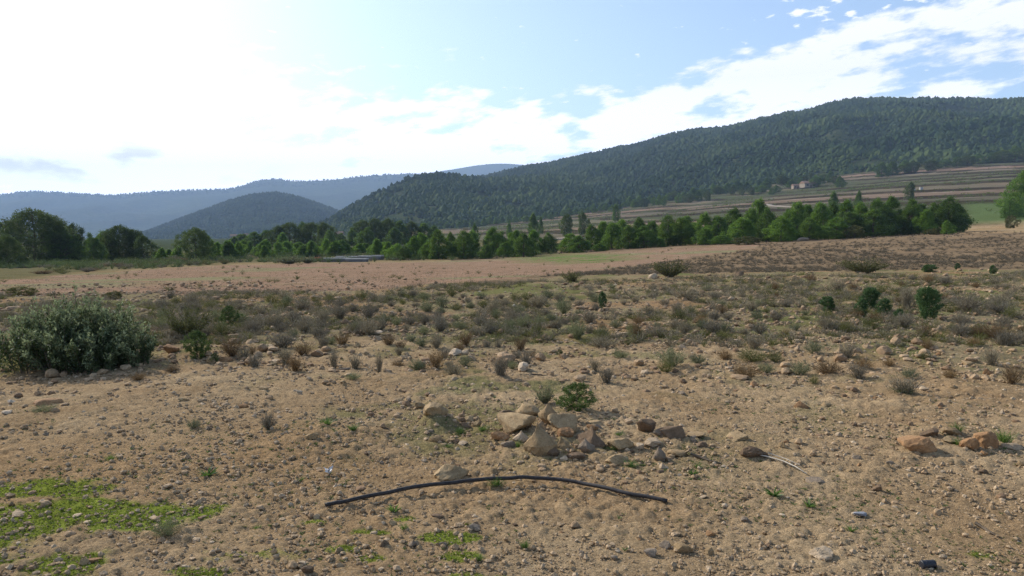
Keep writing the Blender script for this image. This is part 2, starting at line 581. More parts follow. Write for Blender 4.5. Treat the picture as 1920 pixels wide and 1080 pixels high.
def build_world():
    n, l = world.node_tree.nodes, world.node_tree.links
    n.clear()
    out = N(n, 'ShaderNodeOutputWorld')
    bg = N(n, 'ShaderNodeBackground')
    sky = N(n, 'ShaderNodeTexSky', sky_type='NISHITA')
    sky.sun_disc = False
    sky.sun_elevation = SUN_EL
    sky.sun_rotation = SUN_AZ % (2 * PI)
    sky.air_density = 1.0; sky.dust_density = 1.2; sky.ozone_density = 1.4
    sky.altitude = 400
    tc = N(n, 'ShaderNodeTexCoord')
    sep = N(n, 'ShaderNodeSeparateXYZ')
    l.new(tc.outputs['Generated'], sep.inputs[0])
    X, Y, Z = sep.outputs

    def mth(op, a, b=None, c=None, clamp=False):
        m = N(n, 'ShaderNodeMath', operation=op)
        m.use_clamp = clamp
        for i, v in enumerate((a, b, c)):
            if v is None: continue
            if isinstance(v, (int, float)): m.inputs[i].default_value = v
            else: l.new(v, m.inputs[i])
        return m.outputs[0]
    az = mth('ARCTAN2', X, Y)
    el = mth('ARCSINE', Z)
    # cloud sheet: coordinates on a flat layer overhead, stretched along the wind
    zz = mth('ADD', mth('MAXIMUM', Z, 0.0), 0.07)
    cu, cv = mth('DIVIDE', X, zz), mth('DIVIDE', Y, zz)
    wa = math.radians(-24)
    along = mth('ADD', mth('MULTIPLY', cu, math.sin(wa)), mth('MULTIPLY', cv, math.cos(wa)))
    across = mth('SUBTRACT', mth('MULTIPLY', cu, math.cos(wa)), mth('MULTIPLY', cv, math.sin(wa)))
    cb = N(n, 'ShaderNodeCombineXYZ')
    l.new(mth('MULTIPLY', along, 0.45), cb.inputs[0]); l.new(across, cb.inputs[1])
    big = N(n, 'ShaderNodeTexNoise'); big.inputs['Scale'].default_value = 0.9
    big.inputs['Detail'].default_value = 9; big.inputs['Roughness'].default_value = 0.58
    big.inputs['Distortion'].default_value = 0.35
    l.new(cb.outputs[0], big.inputs['Vector'])
    cb2 = N(n, 'ShaderNodeCombineXYZ')
    l.new(mth('MULTIPLY', az, 9.0), cb2.inputs[0]); l.new(mth('MULTIPLY', el, 22.0), cb2.inputs[1])
    puff = N(n, 'ShaderNodeTexNoise'); puff.inputs['Scale'].default_value = 1.0
    puff.inputs['Detail'].default_value = 8; puff.inputs['Roughness'].default_value = 0.55
    l.new(cb2.outputs[0], puff.inputs['Vector'])
    cb3 = N(n, 'ShaderNodeCombineXYZ')
    l.new(mth('MULTIPLY', az, 17.0), cb3.inputs[0]); l.new(mth('MULTIPLY', mth('SUBTRACT', el, mth('MULTIPLY', az, 0.10)), 48.0), cb3.inputs[1])
    fine = N(n, 'ShaderNodeTexNoise'); fine.inputs['Scale'].default_value = 1.0
    fine.inputs['Detail'].default_value = 7; fine.inputs['Roughness'].default_value = 0.55
    l.new(cb3.outputs[0], fine.inputs['Vector'])
    nz0 = mth('ADD', mth('ADD', mth('MULTIPLY', big.outputs['Fac'], 0.35), mth('MULTIPLY', puff.outputs['Fac'], 0.30)), mth('MULTIPLY', fine.outputs['Fac'], 0.35))
    nz = mth('ADD', mth('MULTIPLY', mth('SUBTRACT', nz0, 0.5), 1.45), 0.5)
    # upper edge of the cloud bank by compass direction
    mr = N(n, 'ShaderNodeMapRange'); mr.inputs[1].default_value = -1.2; mr.inputs[2].default_value = 1.2
    l.new(az, mr.inputs[0])
    cur = N(n, 'ShaderNodeFloatCurve')
    pts = [(-1.2, .20), (-.90, .30), (-.62, .29), (-.42, .235), (-.30, .20), (-.20, .19), (-.10, .20), (.03, .180), (.17, .190), (.30, .222), (.45, .250), (.60, .275), (.8, .25), (1.2, .10)]
    c = cur.mapping.curves[0]
    while len(c.points) < len(pts): c.points.new(0.5, 0.5)
    for p, (a, e) in zip(c.points, pts): p.location = ((a + 1.2) / 2.4, e)
    cur.mapping.update()
    l.new(mr.outputs[0], cur.inputs['Value'])
    edge = mth('SUBTRACT', cur.outputs[0], el)
    bias = mth('MINIMUM', mth('MAXIMUM', mth('MULTIPLY', edge, 2.6), -0.16), 0.058)
    # breaks of blue low on the right, and the bank is solid low on the left
    right = N(n, 'ShaderNodeMapRange'); right.inputs[1].default_value = 0.28; right.inputs[2].default_value = 0.60
    l.new(az, right.inputs[0])
    low = N(n, 'ShaderNodeMapRange'); low.inputs[1].default_value = 0.05; low.inputs[2].default_value = 0.12
    l.new(edge, low.inputs[0])
    bias = mth('SUBTRACT', bias, mth('MULTIPLY', mth('MULTIPLY', right.outputs[0], low.outputs[0]), 0.07))
    left = N(n, 'ShaderNodeMapRange'); left.inputs[1].default_value = -0.08; left.inputs[2].default_value = -0.5
    left.inputs[3].default_value = 0; left.inputs[4].default_value = 0.03
    l.new(az, left.inputs[0])
    bias = mth('ADD', bias, left.outputs[0])
    solid = N(n, 'ShaderNodeMapRange'); solid.inputs[1].default_value = 0.15; solid.inputs[2].default_value = 0.05
    solid.inputs[3].default_value = 0; solid.inputs[4].default_value = 0.07
    l.new(el, solid.inputs[0])
    inv = mth('SUBTRACT', 1.0, right.outputs[0])
    bias = mth('ADD', bias, mth('MULTIPLY', solid.outputs[0], inv))
    dens = N(n, 'ShaderNodeMapRange', interpolation_type='SMOOTHSTEP')
    dens.inputs[1].default_value = 0.46; dens.inputs[2].default_value = 0.565
    # a few small detached puffs above the bank
    cb4 = N(n, 'ShaderNodeCombineXYZ')
    l.new(mth('MULTIPLY', az, 34.0), cb4.inputs[0]); l.new(mth('MULTIPLY', el, 80.0), cb4.inputs[1])
    tiny = N(n, 'ShaderNodeTexNoise'); tiny.inputs['Scale'].default_value = 1.0
    tiny.inputs['Detail'].default_value = 6; tiny.inputs['Roughness'].default_value = 0.5
    l.new(cb4.outputs[0], tiny.inputs['Vector'])
    da = mth('DIVIDE', mth('SUBTRACT', az, 0.40), 0.13); de = mth('DIVIDE', mth('SUBTRACT', el, 0.268), 0.030)
    win = mth('SUBTRACT', 1.0, mth('ADD', mth('MULTIPLY', da, da), mth('MULTIPLY', de, de)), clamp=True)
    tp = N(n, 'ShaderNodeMapRange', interpolation_type='SMOOTHSTEP'); tp.inputs[1].default_value = 0.50; tp.inputs[2].default_value = 0.60
    l.new(mth('SUBTRACT', tiny.outputs['Fac'], mth('MULTIPLY', mth('SUBTRACT', 1.0, win), 0.16)), tp.inputs[0])
    l.new(mth('ADD', nz, bias), dens.inputs[0])
    # glow of the air round the sun
    sd = Vector((math.sin(SUN_AZ) * math.cos(SUN_EL), math.cos(SUN_AZ) * math.cos(SUN_EL), math.sin(SUN_EL)))
    dot = N(n, 'ShaderNodeVectorMath', operation='DOT_PRODUCT')
    l.new(tc.outputs['Generated'], dot.inputs[0]); dot.inputs[1].default_value = sd
    glow = mth('POWER', mth('MAXIMUM', dot.outputs['Value'], 0.0), 2.5)
    skys = N(n, 'ShaderNodeVectorMath', operation='SCALE'); skys.inputs['Scale'].default_value = SKY_K
    l.new(sky.outputs[0], skys.inputs[0])
    haz = mix_rgb(n, l, 1.0, skys.outputs[0], (0, 0, 0), 'ADD')
    gl = N(n, 'ShaderNodeVectorMath', operation='SCALE'); gl.inputs[0].default_value = (0.92, 0.88, 0.86)
    l.new(mth('ADD', mth('MULTIPLY', glow, GLOW_K), VEIL_K), gl.inputs['Scale'])
    base = N(n, 'ShaderNodeVectorMath', operation='ADD')
    l.new(skys.outputs[0], base.inputs[0]); l.new(gl.outputs[0], base.inputs[1])
    cl = N(n, 'ShaderNodeVectorMath', operation='SCALE'); cl.inputs[0].default_value = (1.0, 1.0, 1.01)
    hz = N(n, 'ShaderNodeMapRange'); hz.inputs[1].default_value = 0.20; hz.inputs[2].default_value = 0.03
    hz.inputs[3].default_value = 0; hz.inputs[4].default_value = 7.0
    l.new(el, hz.inputs[0])
    l.new(mth('ADD', hz.outputs[0], mth('ADD', mth('MULTIPLY', glow, 3.0), CLOUD_K)), cl.inputs['Scale'])
    gm = N(n, 'ShaderNodeMapRange', interpolation_type='SMOOTHSTEP'); gm.inputs[1].default_value = 0.50; gm.inputs[2].default_value = 0.64
    l.new(puff.outputs['Fac'], gm.inputs[0])
    d2 = mth('DIVIDE', mth('SUBTRACT', el, 0.088), 0.030); d3 = mth('DIVIDE', mth('ADD', az, 0.52), 0.24)
    gw = mth('SUBTRACT', 1.0, mth('ADD', mth('MULTIPLY', d2, d2), mth('MULTIPLY', d3, d3)), clamp=True)
    shade = N(n, 'ShaderNodeVectorMath', operation='SCALE')
    l.new(cl.outputs[0], shade.inputs[0])
    l.new(mth('SUBTRACT', 1.0, mth('MULTIPLY', mth('MULTIPLY', gm.outputs[0], gw), 0.40)), shade.inputs['Scale'])
    cl = shade
    col = mix_rgb(n, l, mth('MAXIMUM', dens.outputs[0], tp.outputs[0]), base.outputs[0], cl.outputs[0])
    l.new(col, bg.inputs['Color'])
    bg.inputs['Strength'].default_value = WORLD_K
    l.new(bg.outputs[0], out.inputs[0])


WORLD_K = 0.12
SKY_K = 1.5
CLOUD_K = 9.0
GLOW_K = 2.2
VEIL_K = 0.1
build_world()

sun = bpy.data.lights.new('sun', 'SUN')
sun.energy = 5.0
sun.angle = math.radians(0.5)
sun.color = (1.0, 0.95, 0.87)
so = link('sun', sun)
sd = Vector((math.sin(SUN_AZ) * math.cos(SUN_EL), math.cos(SUN_AZ) * math.cos(SUN_EL), math.sin(SUN_EL)))
so.rotation_euler = (-sd).to_track_quat('-Z', 'Y').to_euler()

cam = bpy.data.cameras.new('camera')
cam.sensor_width = 36.0
cam.lens = 36.0 * FPX / 1920.0
cam.clip_start = 0.05
cam.clip_end = 20000
co = link('camera', cam)
co.location = (0, 0, EYE)
co.rotation_euler = (PI / 2 - PITCH, 0, 0)
SC.camera = co
SC.view_settings.view_transform = 'Standard'
SC.view_settings.look = 'None'
SC.view_settings.exposure = 0.2
SC.view_settings.gamma = 1.0
SC.cycles.use_denoising = True
SC.cycles.denoiser = 'OPENIMAGEDENOISE'
SC.cycles.denoising_input_passes = 'RGB_ALBEDO_NORMAL'
SC.cycles.denoising_prefilter = 'NONE'
SC.cycles.max_bounces = 6
SC.cycles.diffuse_bounces = 3
SC.cycles.transmission_bounces = 3
SC.cycles.volume_bounces = 1


# ------------------------------------------------------------------ ground sheet
def in_poly(px, py, poly):
    inside = np.zeros(px.shape, bool)
    n = len(poly)
    for i in range(n):
        x0, y0 = poly[i]; x1, y1 = poly[(i + 1) % n]
        c = (y0 > py) != (y1 > py)
        xi = (x1 - x0) * (py - y0) / ((y1 - y0) if y1 != y0 else 1e-9) + x0
        inside ^= c & (px < xi)
    return inside


def line_y(px, pts):
    p = np.array(pts, float)
    return np.interp(px, p[:, 0], p[:, 1])


FIELD_NEAR = [(-600, 566), (0, 555), (400, 549), (700, 543), (800, 535), (900, 526), (1000, 519), (1120, 507), (1230, 492), (1330, 478), (1420, 465)]
FIELD_FAR = [(-600, 560), (0, 528), (150, 514), (300, 504), (430, 497), (560, 494), (740, 492), (900, 488), (1050, 479), (1300, 464), (1420, 458)]
BENCH = [(-600, 700), (1000, 700), (1010, 522), (1240, 516), (1560, 511), (1860, 506), (2400, 500)]


def moss_mask(x, y):
    m = np.full_like(x, -1.0)
    for (px, py, rx, ry, k) in [(90, 915, .48, .20, 1), (40, 985, .6, .34, 1.2), (230, 968, .5, .26, 1.2), (350, 960, .32, .18, .9), (130, 960, .4, .2, 1), (690, 1000, .12, .05, .7), (590, 980, .10, .05, .7),
                                (840, 1010, .17, .08, 1), (870, 1045, .12, .06, .8), (690, 1050, .10, .05, .7), (480, 1040, .25, .12, .6), (60, 1060, .4, .16, .4), (1820, 1040, .15, .1, .6),
                                (880, 985, .08, .04, .5), (640, 1030, .1, .05, .7), (380, 1075, .2, .08, .6), (760, 975, .08, .03, .4), (860, 1085, .2, .06, .8)]:
        hx, hy, _ = hit(px, py)
        d = np.sqrt(((x - hx) / rx) ** 2 + ((y - hy) / ry) ** 2)
        m = np.maximum(m, k * (1 - d))
    m = m + (fbm(x / 0.16, y / 0.16, 5, 61) - 0.47) * 2.0 * np.clip(m + 0.5, 0, 1)
    return sstep(0.0, 0.42, m)


def build_ground():
    th_f = np.linspace(math.radians(-50), math.radians(50), 760)
    th_b = np.linspace(math.radians(50), math.radians(310), 60)[1:-1]
    th = np.concatenate([th_f, th_b])
    r1 = np.exp(np.arange(math.log(0.6), math.log(2.4), 0.06))
    r2 = np.exp(np.arange(math.log(2.4), math.log(110), 0.0042))
    r3 = np.exp(np.arange(math.log(110), math.log(720), 0.0065))
    r4 = np.exp(np.linspace(math.log(721), math.log(6200), 60))
    r = np.concatenate([r1, r2, r3, r4])
    R, T = np.meshgrid(r, th, indexing='ij')
    x, y = (R * np.sin(T)).ravel(), (R * np.cos(T)).ravel()
    z = ground(x, y)
    rr = np.hypot(x, y)
    px, py = proj(x, y, z)
    front = y > 1.0
    pxn = px + (fbm(x / 3, y / 3, 3, 21) - .5) * 30
    k = np.clip(60.0 / np.maximum(rr, 2), 0.4, 8)
    pyn = py + (fbm(x / 1.7, y / 1.7, 3, 22) - .5) * 7 * np.minimum(k, 2)
    field = front & (pyn < line_y(pxn, FIELD_NEAR)) & (pyn > line_y(pxn, FIELD_FAR)) & (pxn < 1420) & (rr < 140)
    field = field.astype(float)
    upslope = sstep(0, 3, line_y(px, BENCH) - pyn) * (rr < 98) * (1 - field) * (pxn > 850) * (y > 24)
    belt = front * sstep(9.5, 12.5, rr + (fbm(x / 2.5, y / 2.5, 3, 31) - .5) * 7) * (1 - field) * (1 - upslope) * (rr < 60)
    moss = np.where((rr < 9) & front, moss_mask(x, y), 0)
    # ---- relief: clods, stones sunk in the soil
    rough = 0.55 + 0.9 * fbm(x / 1.1, y / 1.1, 3, 41)
    # a smoother trodden strip in the very front and at right
    smooth_zone = sstep(4.3, 3.6, rr) * 0.45 + 0.35 * sstep(0.5, 1.6, x - 0.35 * y + 0.3) * sstep(6.2, 5.0, rr)
    rough = rough * (1 - np.clip(smooth_zone, 0, .7)) * (1 - 0.8 * field) * (1 - 0.65 * moss)
    nearw = sstep(70, 30, rr) * (rr > 2.2)
    c1 = clods(x, y, 0.05, 51)
    c2 = clods(x, y, 0.12, 55)
    c3 = clods(x, y, 0.34, 59)
    m2 = sstep(0.42, 0.6, fbm(x / 0.7, y / 0.7, 3, 43))
    mid = sstep(5.5, 8.5, rr)
    c4 = clods(x, y, 0.7, 63)
    dz = rough * (0.40 * c1 * sstep(16, 9, rr) + 0.22 * c2 * (0.1 + 0.9 * m2) + mid * 0.09 * c3 + 0.04 * mid * sstep(12, 20, rr) * c4 * (1 - upslope))
    dz += (fbm(x / 0.035, y / 0.035, 3, 71) - 0.5) * 0.014 * sstep(9, 6, rr)
    z = z + dz * nearw
    # ---- colour of the soil itself
    n1 = fbm(x / 0.9, y / 0.9, 4, 81)[:, None]
    n2 = fbm(x / 4.5, y / 4.5, 3, 85)[:, None]
    n3 = fbm(x / 0.25, y / 0.25, 3, 87)[:, None]
    A = lambda *c: np.array(c)[None]
    soil = A(.325, .220, .120) * (1 - n1) + A(.41, .298, .172) * n1
    red = A(.350, .226, .115)
    soil = soil + (red - soil) * (sstep(.45, .7, n2) * .7)
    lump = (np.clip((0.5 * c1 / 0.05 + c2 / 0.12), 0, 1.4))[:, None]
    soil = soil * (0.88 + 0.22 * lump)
    grn = sstep(.50, .72, fbm(x / 0.55, y / 0.55, 4, 91))[:, None] * sstep(.38, .62, fbm(x / 3.1, y / 3.1, 3, 93))[:, None] * sstep(4.4, 6, rr)[:, None]
    soil = soil + (A(.115, .135, .045) - soil) * grn * .6
    beltc = A(.25, .19, .112) * (1 - n1) + A(.19, .168, .082) * n1
    beltc = beltc + (A(.115, .135, .04) - beltc) * sstep(.48, .66, fbm(x / 1.3, y / 1.3, 4, 95))[:, None] * .8
    beltc = beltc + (A(.30, .18, .095) - beltc) * sstep(.52, .68, fbm(x / 1.9 + 7, y / 1.9, 4, 97))[:, None] * .75
    bare = (sstep(0, 10, pyn - line_y(pxn, [(800, 560), (1000, 545), (1100, 560), (1400, 575), (2000, 590)])) * 0)[:, None]
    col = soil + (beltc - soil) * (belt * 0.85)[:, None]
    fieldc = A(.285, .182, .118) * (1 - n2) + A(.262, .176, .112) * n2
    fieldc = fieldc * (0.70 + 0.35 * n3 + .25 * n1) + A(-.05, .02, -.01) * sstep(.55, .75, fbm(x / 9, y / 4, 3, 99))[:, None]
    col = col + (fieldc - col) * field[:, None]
    upc = A(.20, .14, .085) * (1 - n2) + A(.25, .175, .10) * n2
    upc = upc + (A(.12, .09, .06) - upc) * sstep(.5, .7, fbm(x / 1.2, y / 1.2, 4, 101))[:, None] * .7
    col = col + (upc - col) * upslope[:, None]
    # grass verge by the gap between the rows of pines
    gx, gy = pxn - 1075, (pyn - (485 - (pxn - 1075) * 0.02)) * 12
    verge = sstep(150, 60, np.hypot(gx, gy)) * (rr > 40) * (rr < 130)
    col = col + (A(.10, .165, .04) - col) * (verge * sstep(.35, .6, n3[:, 0] * .5 + n1[:, 0] * .5))[:, None]
    # verge of weeds along the far side of the field (left)
    weeds = (sstep(2, -6, pyn - line_y(pxn, FIELD_FAR)) * (rr > 40) * (rr < 400) * (pxn < 1050))[:, None]
    col = col + (A(.11, .105, .05) * (1 - n1) + A(.17, .14, .07) * n1 - col) * weeds
    # terraces
    zb = ground_base(x, y)
    tw = terr_weight(x, y, zb)
    wob = (fbm(x / 60, y / 60, 3, 77) - 0.5) * 4.5
    q = (zb + wob) / STEP
    ti = np.floor(q)
    pal = np.array([[.28, .235, .15], [.15, .16, .085], [.40, .27, .185], [.13, .16, .07], [.25, .21, .145], [.44, .33, .24], [.19, .165, .11], [.34, .24, .16]])
    seg = np.floor((x + 40 * _h(ti, ti * 0 + 1, 4)) / (45 + 60 * _h(ti, ti * 0 + 2, 4)))
    pc = pal[(_h(ti, ti * 0 + 3, 5) * 7.99).astype(int)] * .6 + pal[(_h(ti, seg, 15) * 7.99).astype(int)] * .4
    pc = pc * (0.34 + 0.42 * fbm(x / 14, y / 6, 3, 111))[:, None]
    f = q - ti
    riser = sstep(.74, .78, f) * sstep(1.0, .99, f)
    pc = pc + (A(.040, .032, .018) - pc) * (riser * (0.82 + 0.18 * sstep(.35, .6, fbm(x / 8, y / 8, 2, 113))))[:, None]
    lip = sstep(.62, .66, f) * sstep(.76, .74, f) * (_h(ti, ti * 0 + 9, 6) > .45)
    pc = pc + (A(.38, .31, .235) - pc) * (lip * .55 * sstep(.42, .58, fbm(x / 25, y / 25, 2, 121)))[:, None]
    wild = sstep(0.58, .70, fbm(x / 55, y / 30, 3, 117))[:, None] * .7
    gf = (sstep(1790, 1830, px) * sstep(424, 416, py) * sstep(376, 386, py))[:, None]
    pc = pc + (A(.10, .135, .05) - pc) * gf
    pc = pc + (A(.075, .08, .04) - pc) * wild
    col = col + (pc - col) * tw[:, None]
    farv = np.maximum(sstep(500, 760, rr), sstep(120, 200, rr) * sstep(850, 700, px))[:, None]
    col = col + (A(.055, .068, .034) - col) * farv
    mossc = A(.16, .205, .026) * (1 - n3) + A(.23, .275, .045) * n3
    col = col + (mossc - col) * (moss * .92)[:, None]
    col = np.clip(col, .02, .8)
    V = np.stack([x, y, z], 1)
    nr, nt = len(r), len(th)
    i, j = np.meshgrid(np.arange(nr - 1), np.arange(nt), indexing='ij')
    j2 = (j + 1) % nt
    F = np.stack([i * nt + j, i * nt + j2, (i + 1) * nt + j2, (i + 1) * nt + j], -1).reshape(-1, 4)[:, ::-1]
    cen = len(V)
    V = np.concatenate([V, [[0, 0, 0.0]]])
    jj = np.arange(nt)
    Fc = np.stack([np.full(nt, cen), (jj + 1) % nt, jj], -1)[:, ::-1]
    Fc = Fc[:, ::-1] if False else Fc
    col4 = np.concatenate([np.concatenate([col, np.ones((len(col), 1))], 1), [[.3, .2, .12, 1]]])
    me = mesh_np('ground', V, [F, Fc], M_GROUND, smooth=True, color=col4)
    g = tag(link('ground', me), kind='structure')
    return g


build_ground()


# ------------------------------------------------------------------ hills and forests
def hill(name, sky, d_ridge, d_foot, mat, foot=None, step=6, rows=70, amp=10.0, nscale=120.0, seed=0, prof=1.25, back=1.9, lower=0.0, depth_fn=None):
    xs = np.arange(sky[0][0], sky[-1][0] + 1, step, float)
    sp = np.array(sky, float)
    # smooth skyline interpolation
    ys = np.interp(xs, sp[:, 0], sp[:, 1])
    kk = max(1, int(18 / step))
    p = np.pad(ys, kk, 'edge')
    ys = sum(p[i:i + len(xs)] for i in range(2 * kk + 1)) / (2 * kk + 1)
    dr = np.interp(xs, *np.array(d_ridge, float).T) if isinstance(d_ridge, list) else np.full(len(xs), float(d_ridge))
    df = np.interp(xs, *np.array(d_foot, float).T) if isinstance(d_foot, list) else np.full(len(xs), float(d_foot))
    zr = np.array([z_at(a, b) for a, b in zip(ys, dr)]) - lower
    t = np.concatenate([np.linspace(0, 1, rows), np.linspace(1, back, rows // 3)[1:]])
    D = df[None] + (dr - df)[None] * t[:, None]
    U = ((xs - CX) / FPX)[None]
    X, Y = U * D, D
    zf = (ground_base((U[0] * df), df) - 3.0)[None]
    sf, sr = (zf - EYE) / df[None], (zr[None] - EYE) / dr[None]
    tt = t[:, None]
    pr = 1 - (1 - np.clip(tt, 0, 1)) ** prof
    Zf = EYE + D * (sf + (sr - sf) * pr)
    Zb = zf + (zr[None] - zf) * (1 - np.clip((tt - 1) / (back - 1), 0, 1) ** 1.4)
    Zv = np.where(tt < 1, Zf, Zb)
    nz = 1 - np.abs(2 * fbm(X / nscale, Y / nscale, 4, 200 + seed) - 1) * 2
    w = np.sin(PI * np.clip(t, 0, 1) ** .8)[:, None] * (t < 1)[:, None]
    Zv = Zv + nz * amp * w + (fbm(X / (nscale * .25), Y / (nscale * .25), 3, 230 + seed) - .5) * amp * .5 * (w + .08)
    nr, nc = Zv.shape
    V = np.stack([X, Y, Zv], -1).reshape(-1, 3)
    i, j = np.meshgrid(np.arange(nr - 1), np.arange(nc - 1), indexing='ij')
    F = np.stack([i * nc + j, i * nc + j + 1, (i + 1) * nc + j + 1, (i + 1) * nc + j], -1).reshape(-1, 4)
    o = link(name, mesh_np(name, V, F, mat, smooth=True))
    tag(o, kind='structure')
    return V.reshape(nr, nc, 3), t


def sample_grid(G, t, n, r, tmax=1.08):
    nr, nc = G.shape[:2]
    m = t[:-1] < tmax
    A = np.linalg.norm(np.cross(G[1:, :-1] - G[:-1, :-1], G[:-1, 1:] - G[:-1, :-1]), axis=-1) * m[:, None]
    p = A.ravel() / A.sum()
    k = r.choice(len(p), n, p=p)
    i, j = k // (nc - 1), k % (nc - 1)
    a, b = r.random(n)[:, None], r.random(n)[:, None]
    P = G[i, j] * (1 - a) * (1 - b) + G[i + 1, j] * a * (1 - b) + G[i, j + 1] * (1 - a) * b + G[i + 1, j + 1] * a * b
    return P


def low_tree(r, sub):
    n, F = ICO[sub]
    V = n * (0.62 + 0.6 * r.random(len(n)))[:, None]
    V[:, :2] *= np.clip(1.12 - 0.42 * (V[:, 2:3] + .3), .45, 1.3)
    V[:, 2] = V[:, 2] * .62 + .55
    V[:, :2] *= 0.55
    return V, F


def forest(name, P, h, r, sub=2, tone_amp=1.0):
    """many far trees as one mass"""
    tv = [low_tree(r, sub) for _ in range(12)]
    n = len(P)
    kind = r.integers(0, 12, n)
    Vs, Fs, Ts, off = [], [], [], 0
    for k in range(12):
        idx = np.where(kind == k)[0]
        if not len(idx): continue
        V, F = tv[k]
        m = len(idx)
        an = r.random(m) * 2 * PI
        s = h[idx]
        wd = s * r.uniform(.75, 1.25, m)
        c, sn = np.cos(an)[:, None], np.sin(an)[:, None]
        x = V[None, :, 0] * c - V[None, :, 1] * sn
        y = V[None, :, 0] * sn + V[None, :, 1] * c
        W = np.stack([x * wd[:, None], y * wd[:, None], np.broadcast_to(V[None, :, 2], x.shape) * s[:, None]], -1) + P[idx][:, None]
        Vs.append(W.reshape(-1, 3))
        Fs.append((F[None] + (np.arange(m) * len(V))[:, None, None] + off).reshape(-1, 3))
        tn = np.clip(r.normal(0, .2, m) + 2.2 * fbm(P[idx, 0] / 80, P[idx, 1] / 80, 3, 8) - .72, 0, 1)
        Ts.append(np.clip(tn[:, None] + r.normal(0, .12, (m, len(V))), 0, 1).ravel())
        off += m * len(V)
    me = mesh_np(name, np.concatenate(Vs), np.concatenate(Fs), M_FOREST, np.concatenate(Ts))
    o = link(name, me)
    tag(o, kind='stuff')
    return o


SKY_FAR2 = [(700, 345), (760, 332), (820, 322), (860, 316), (900, 309), (940, 306), (980, 309), (1040, 316), (1150, 330), (1300, 345)]
SKY_FAR = [(-700, 380), (-300, 372), (-100, 366), (0, 367), (60, 359), (130, 362), (220, 367), (300, 359), (400, 356), (435, 356), (470, 344), (510, 335), (560, 341), (620, 338), (680, 331), (760, 326), (830, 330), (930, 345), (1100, 370)]
SKY_LEFT = [(200, 452), (270, 437), (330, 413), (400, 387), (460, 366), (510, 359), (550, 364), (600, 381), (650, 400), (720, 425), (780, 447)]
SKY_R = [(500, 458), (560, 440), (620, 414), (660, 388), (700, 364), (740, 345), (780, 331), (820, 325), (860, 330), (920, 336), (980, 333), (1040, 330), (1100, 335), (1200, 350)]
SKY_MAIN = [(860, 338), (920, 326), (980, 312), (1000, 309), (1050, 300), (1100, 289), (1150, 277), (1200, 267), (1250, 250), (1290, 242), (1340, 240), (1380, 232), (1440, 217), (1500, 206), (1550, 193), (1600, 184), (1660, 183), (1720, 184), (1800, 184), (1860, 186), (1920, 183), (2050, 176), (2200, 190), (2500, 240)]

hill('far_hills', SKY_FAR2, 5200, 3600, M_FARHILL, step=8, amp=30, nscale=500, seed=4)
G, t = hill('far_hills', SKY_FAR, 4200, 2500, M_FARHILL, step=5, amp=32, nscale=420, seed=1)
P = sample_grid(G[55:78], t[55:78], 2600, rng, 1.02)
forest('forest', P, rng.uniform(5, 10, len(P)), rng, 1)
G, t = hill('hill', SKY_LEFT, 1750, 1150, M_HILL, step=5, amp=7, nscale=110, seed=2, lower=4)
P = sample_grid(G, t, 11000, rng)
forest('forest', P, rng.uniform(3, 6.5, len(P)), rng, 1)
G, t = hill('hill', SKY_MAIN, [(860, 1500), (1200, 1350), (1500, 1150), (2500, 1000)], [(860, 800), (1200, 600), (1400, 545), (1600, 520), (2500, 520)], M_HILL, step=6, amp=22, nscale=170, seed=3, lower=3)
P = sample_grid(G, t, 150000, rng)
thick = fbm(P[:, 0] / 45, P[:, 1] / 45, 4, 5)
P = P[(thick + rng.normal(0, .07, len(P))) > .36]
thick = fbm(P[:, 0] / 45, P[:, 1] / 45, 4, 5)
forest('forest', P, np.where(rng.random(len(P)) < .08, rng.uniform(3.6, 5.6, len(P)), rng.uniform(1.4, 3.2, len(P))) * (0.5 + thick), rng, 1)
G, t = hill('hill', SKY_R, 900, [(500, 600), (800, 540), (1200, 540)], M_HILL, step=5, amp=5, nscale=90, seed=5, lower=2.5)
P = sample_grid(G, t, 30000, rng)
thick = fbm(P[:, 0] / 40, P[:, 1] / 40, 4, 6)
P = P[(thick + rng.normal(0, .06, len(P))) > .40]
forest('forest', P, np.where(rng.random(len(P)) < .08, rng.uniform(4.5, 6.5, len(P)), rng.uniform(2.0, 4.2, len(P))), rng, 1)


# ------------------------------------------------------------------ haze
def build_haze():
    m, n, l = new_mat('valley_haze')
    out = N(n, 'ShaderNodeOutputMaterial')
    v = N(n, 'ShaderNodeVolumePrincipled')
    v.inputs['Color'].default_value = (0.52, 0.70, 1.0, 1)
    v.inputs['Density'].default_value = HAZE_D
    v.inputs['Anisotropy'].default_value = 0.0
    l.new(v.outputs[0], out.inputs['Volume'])
    a, b, z0, z1 = 6400, 6400, -75.0, 620.0
    V = [(-a, -b, z0), (a, -b, z0), (a, b, z0), (-a, b, z0), (-a, -b, z1), (a, -b, z1), (a, b, z1), (-a, b, z1)]
    F = np.array([(0, 3, 2, 1), (4, 5, 6, 7), (0, 1, 5, 4), (1, 2, 6, 5), (2, 3, 7, 6), (3, 0, 4, 7)])
    tag(link('haze', mesh_np('haze', V, F, m)), kind='stuff')


HAZE_D = 0.00017
build_haze()


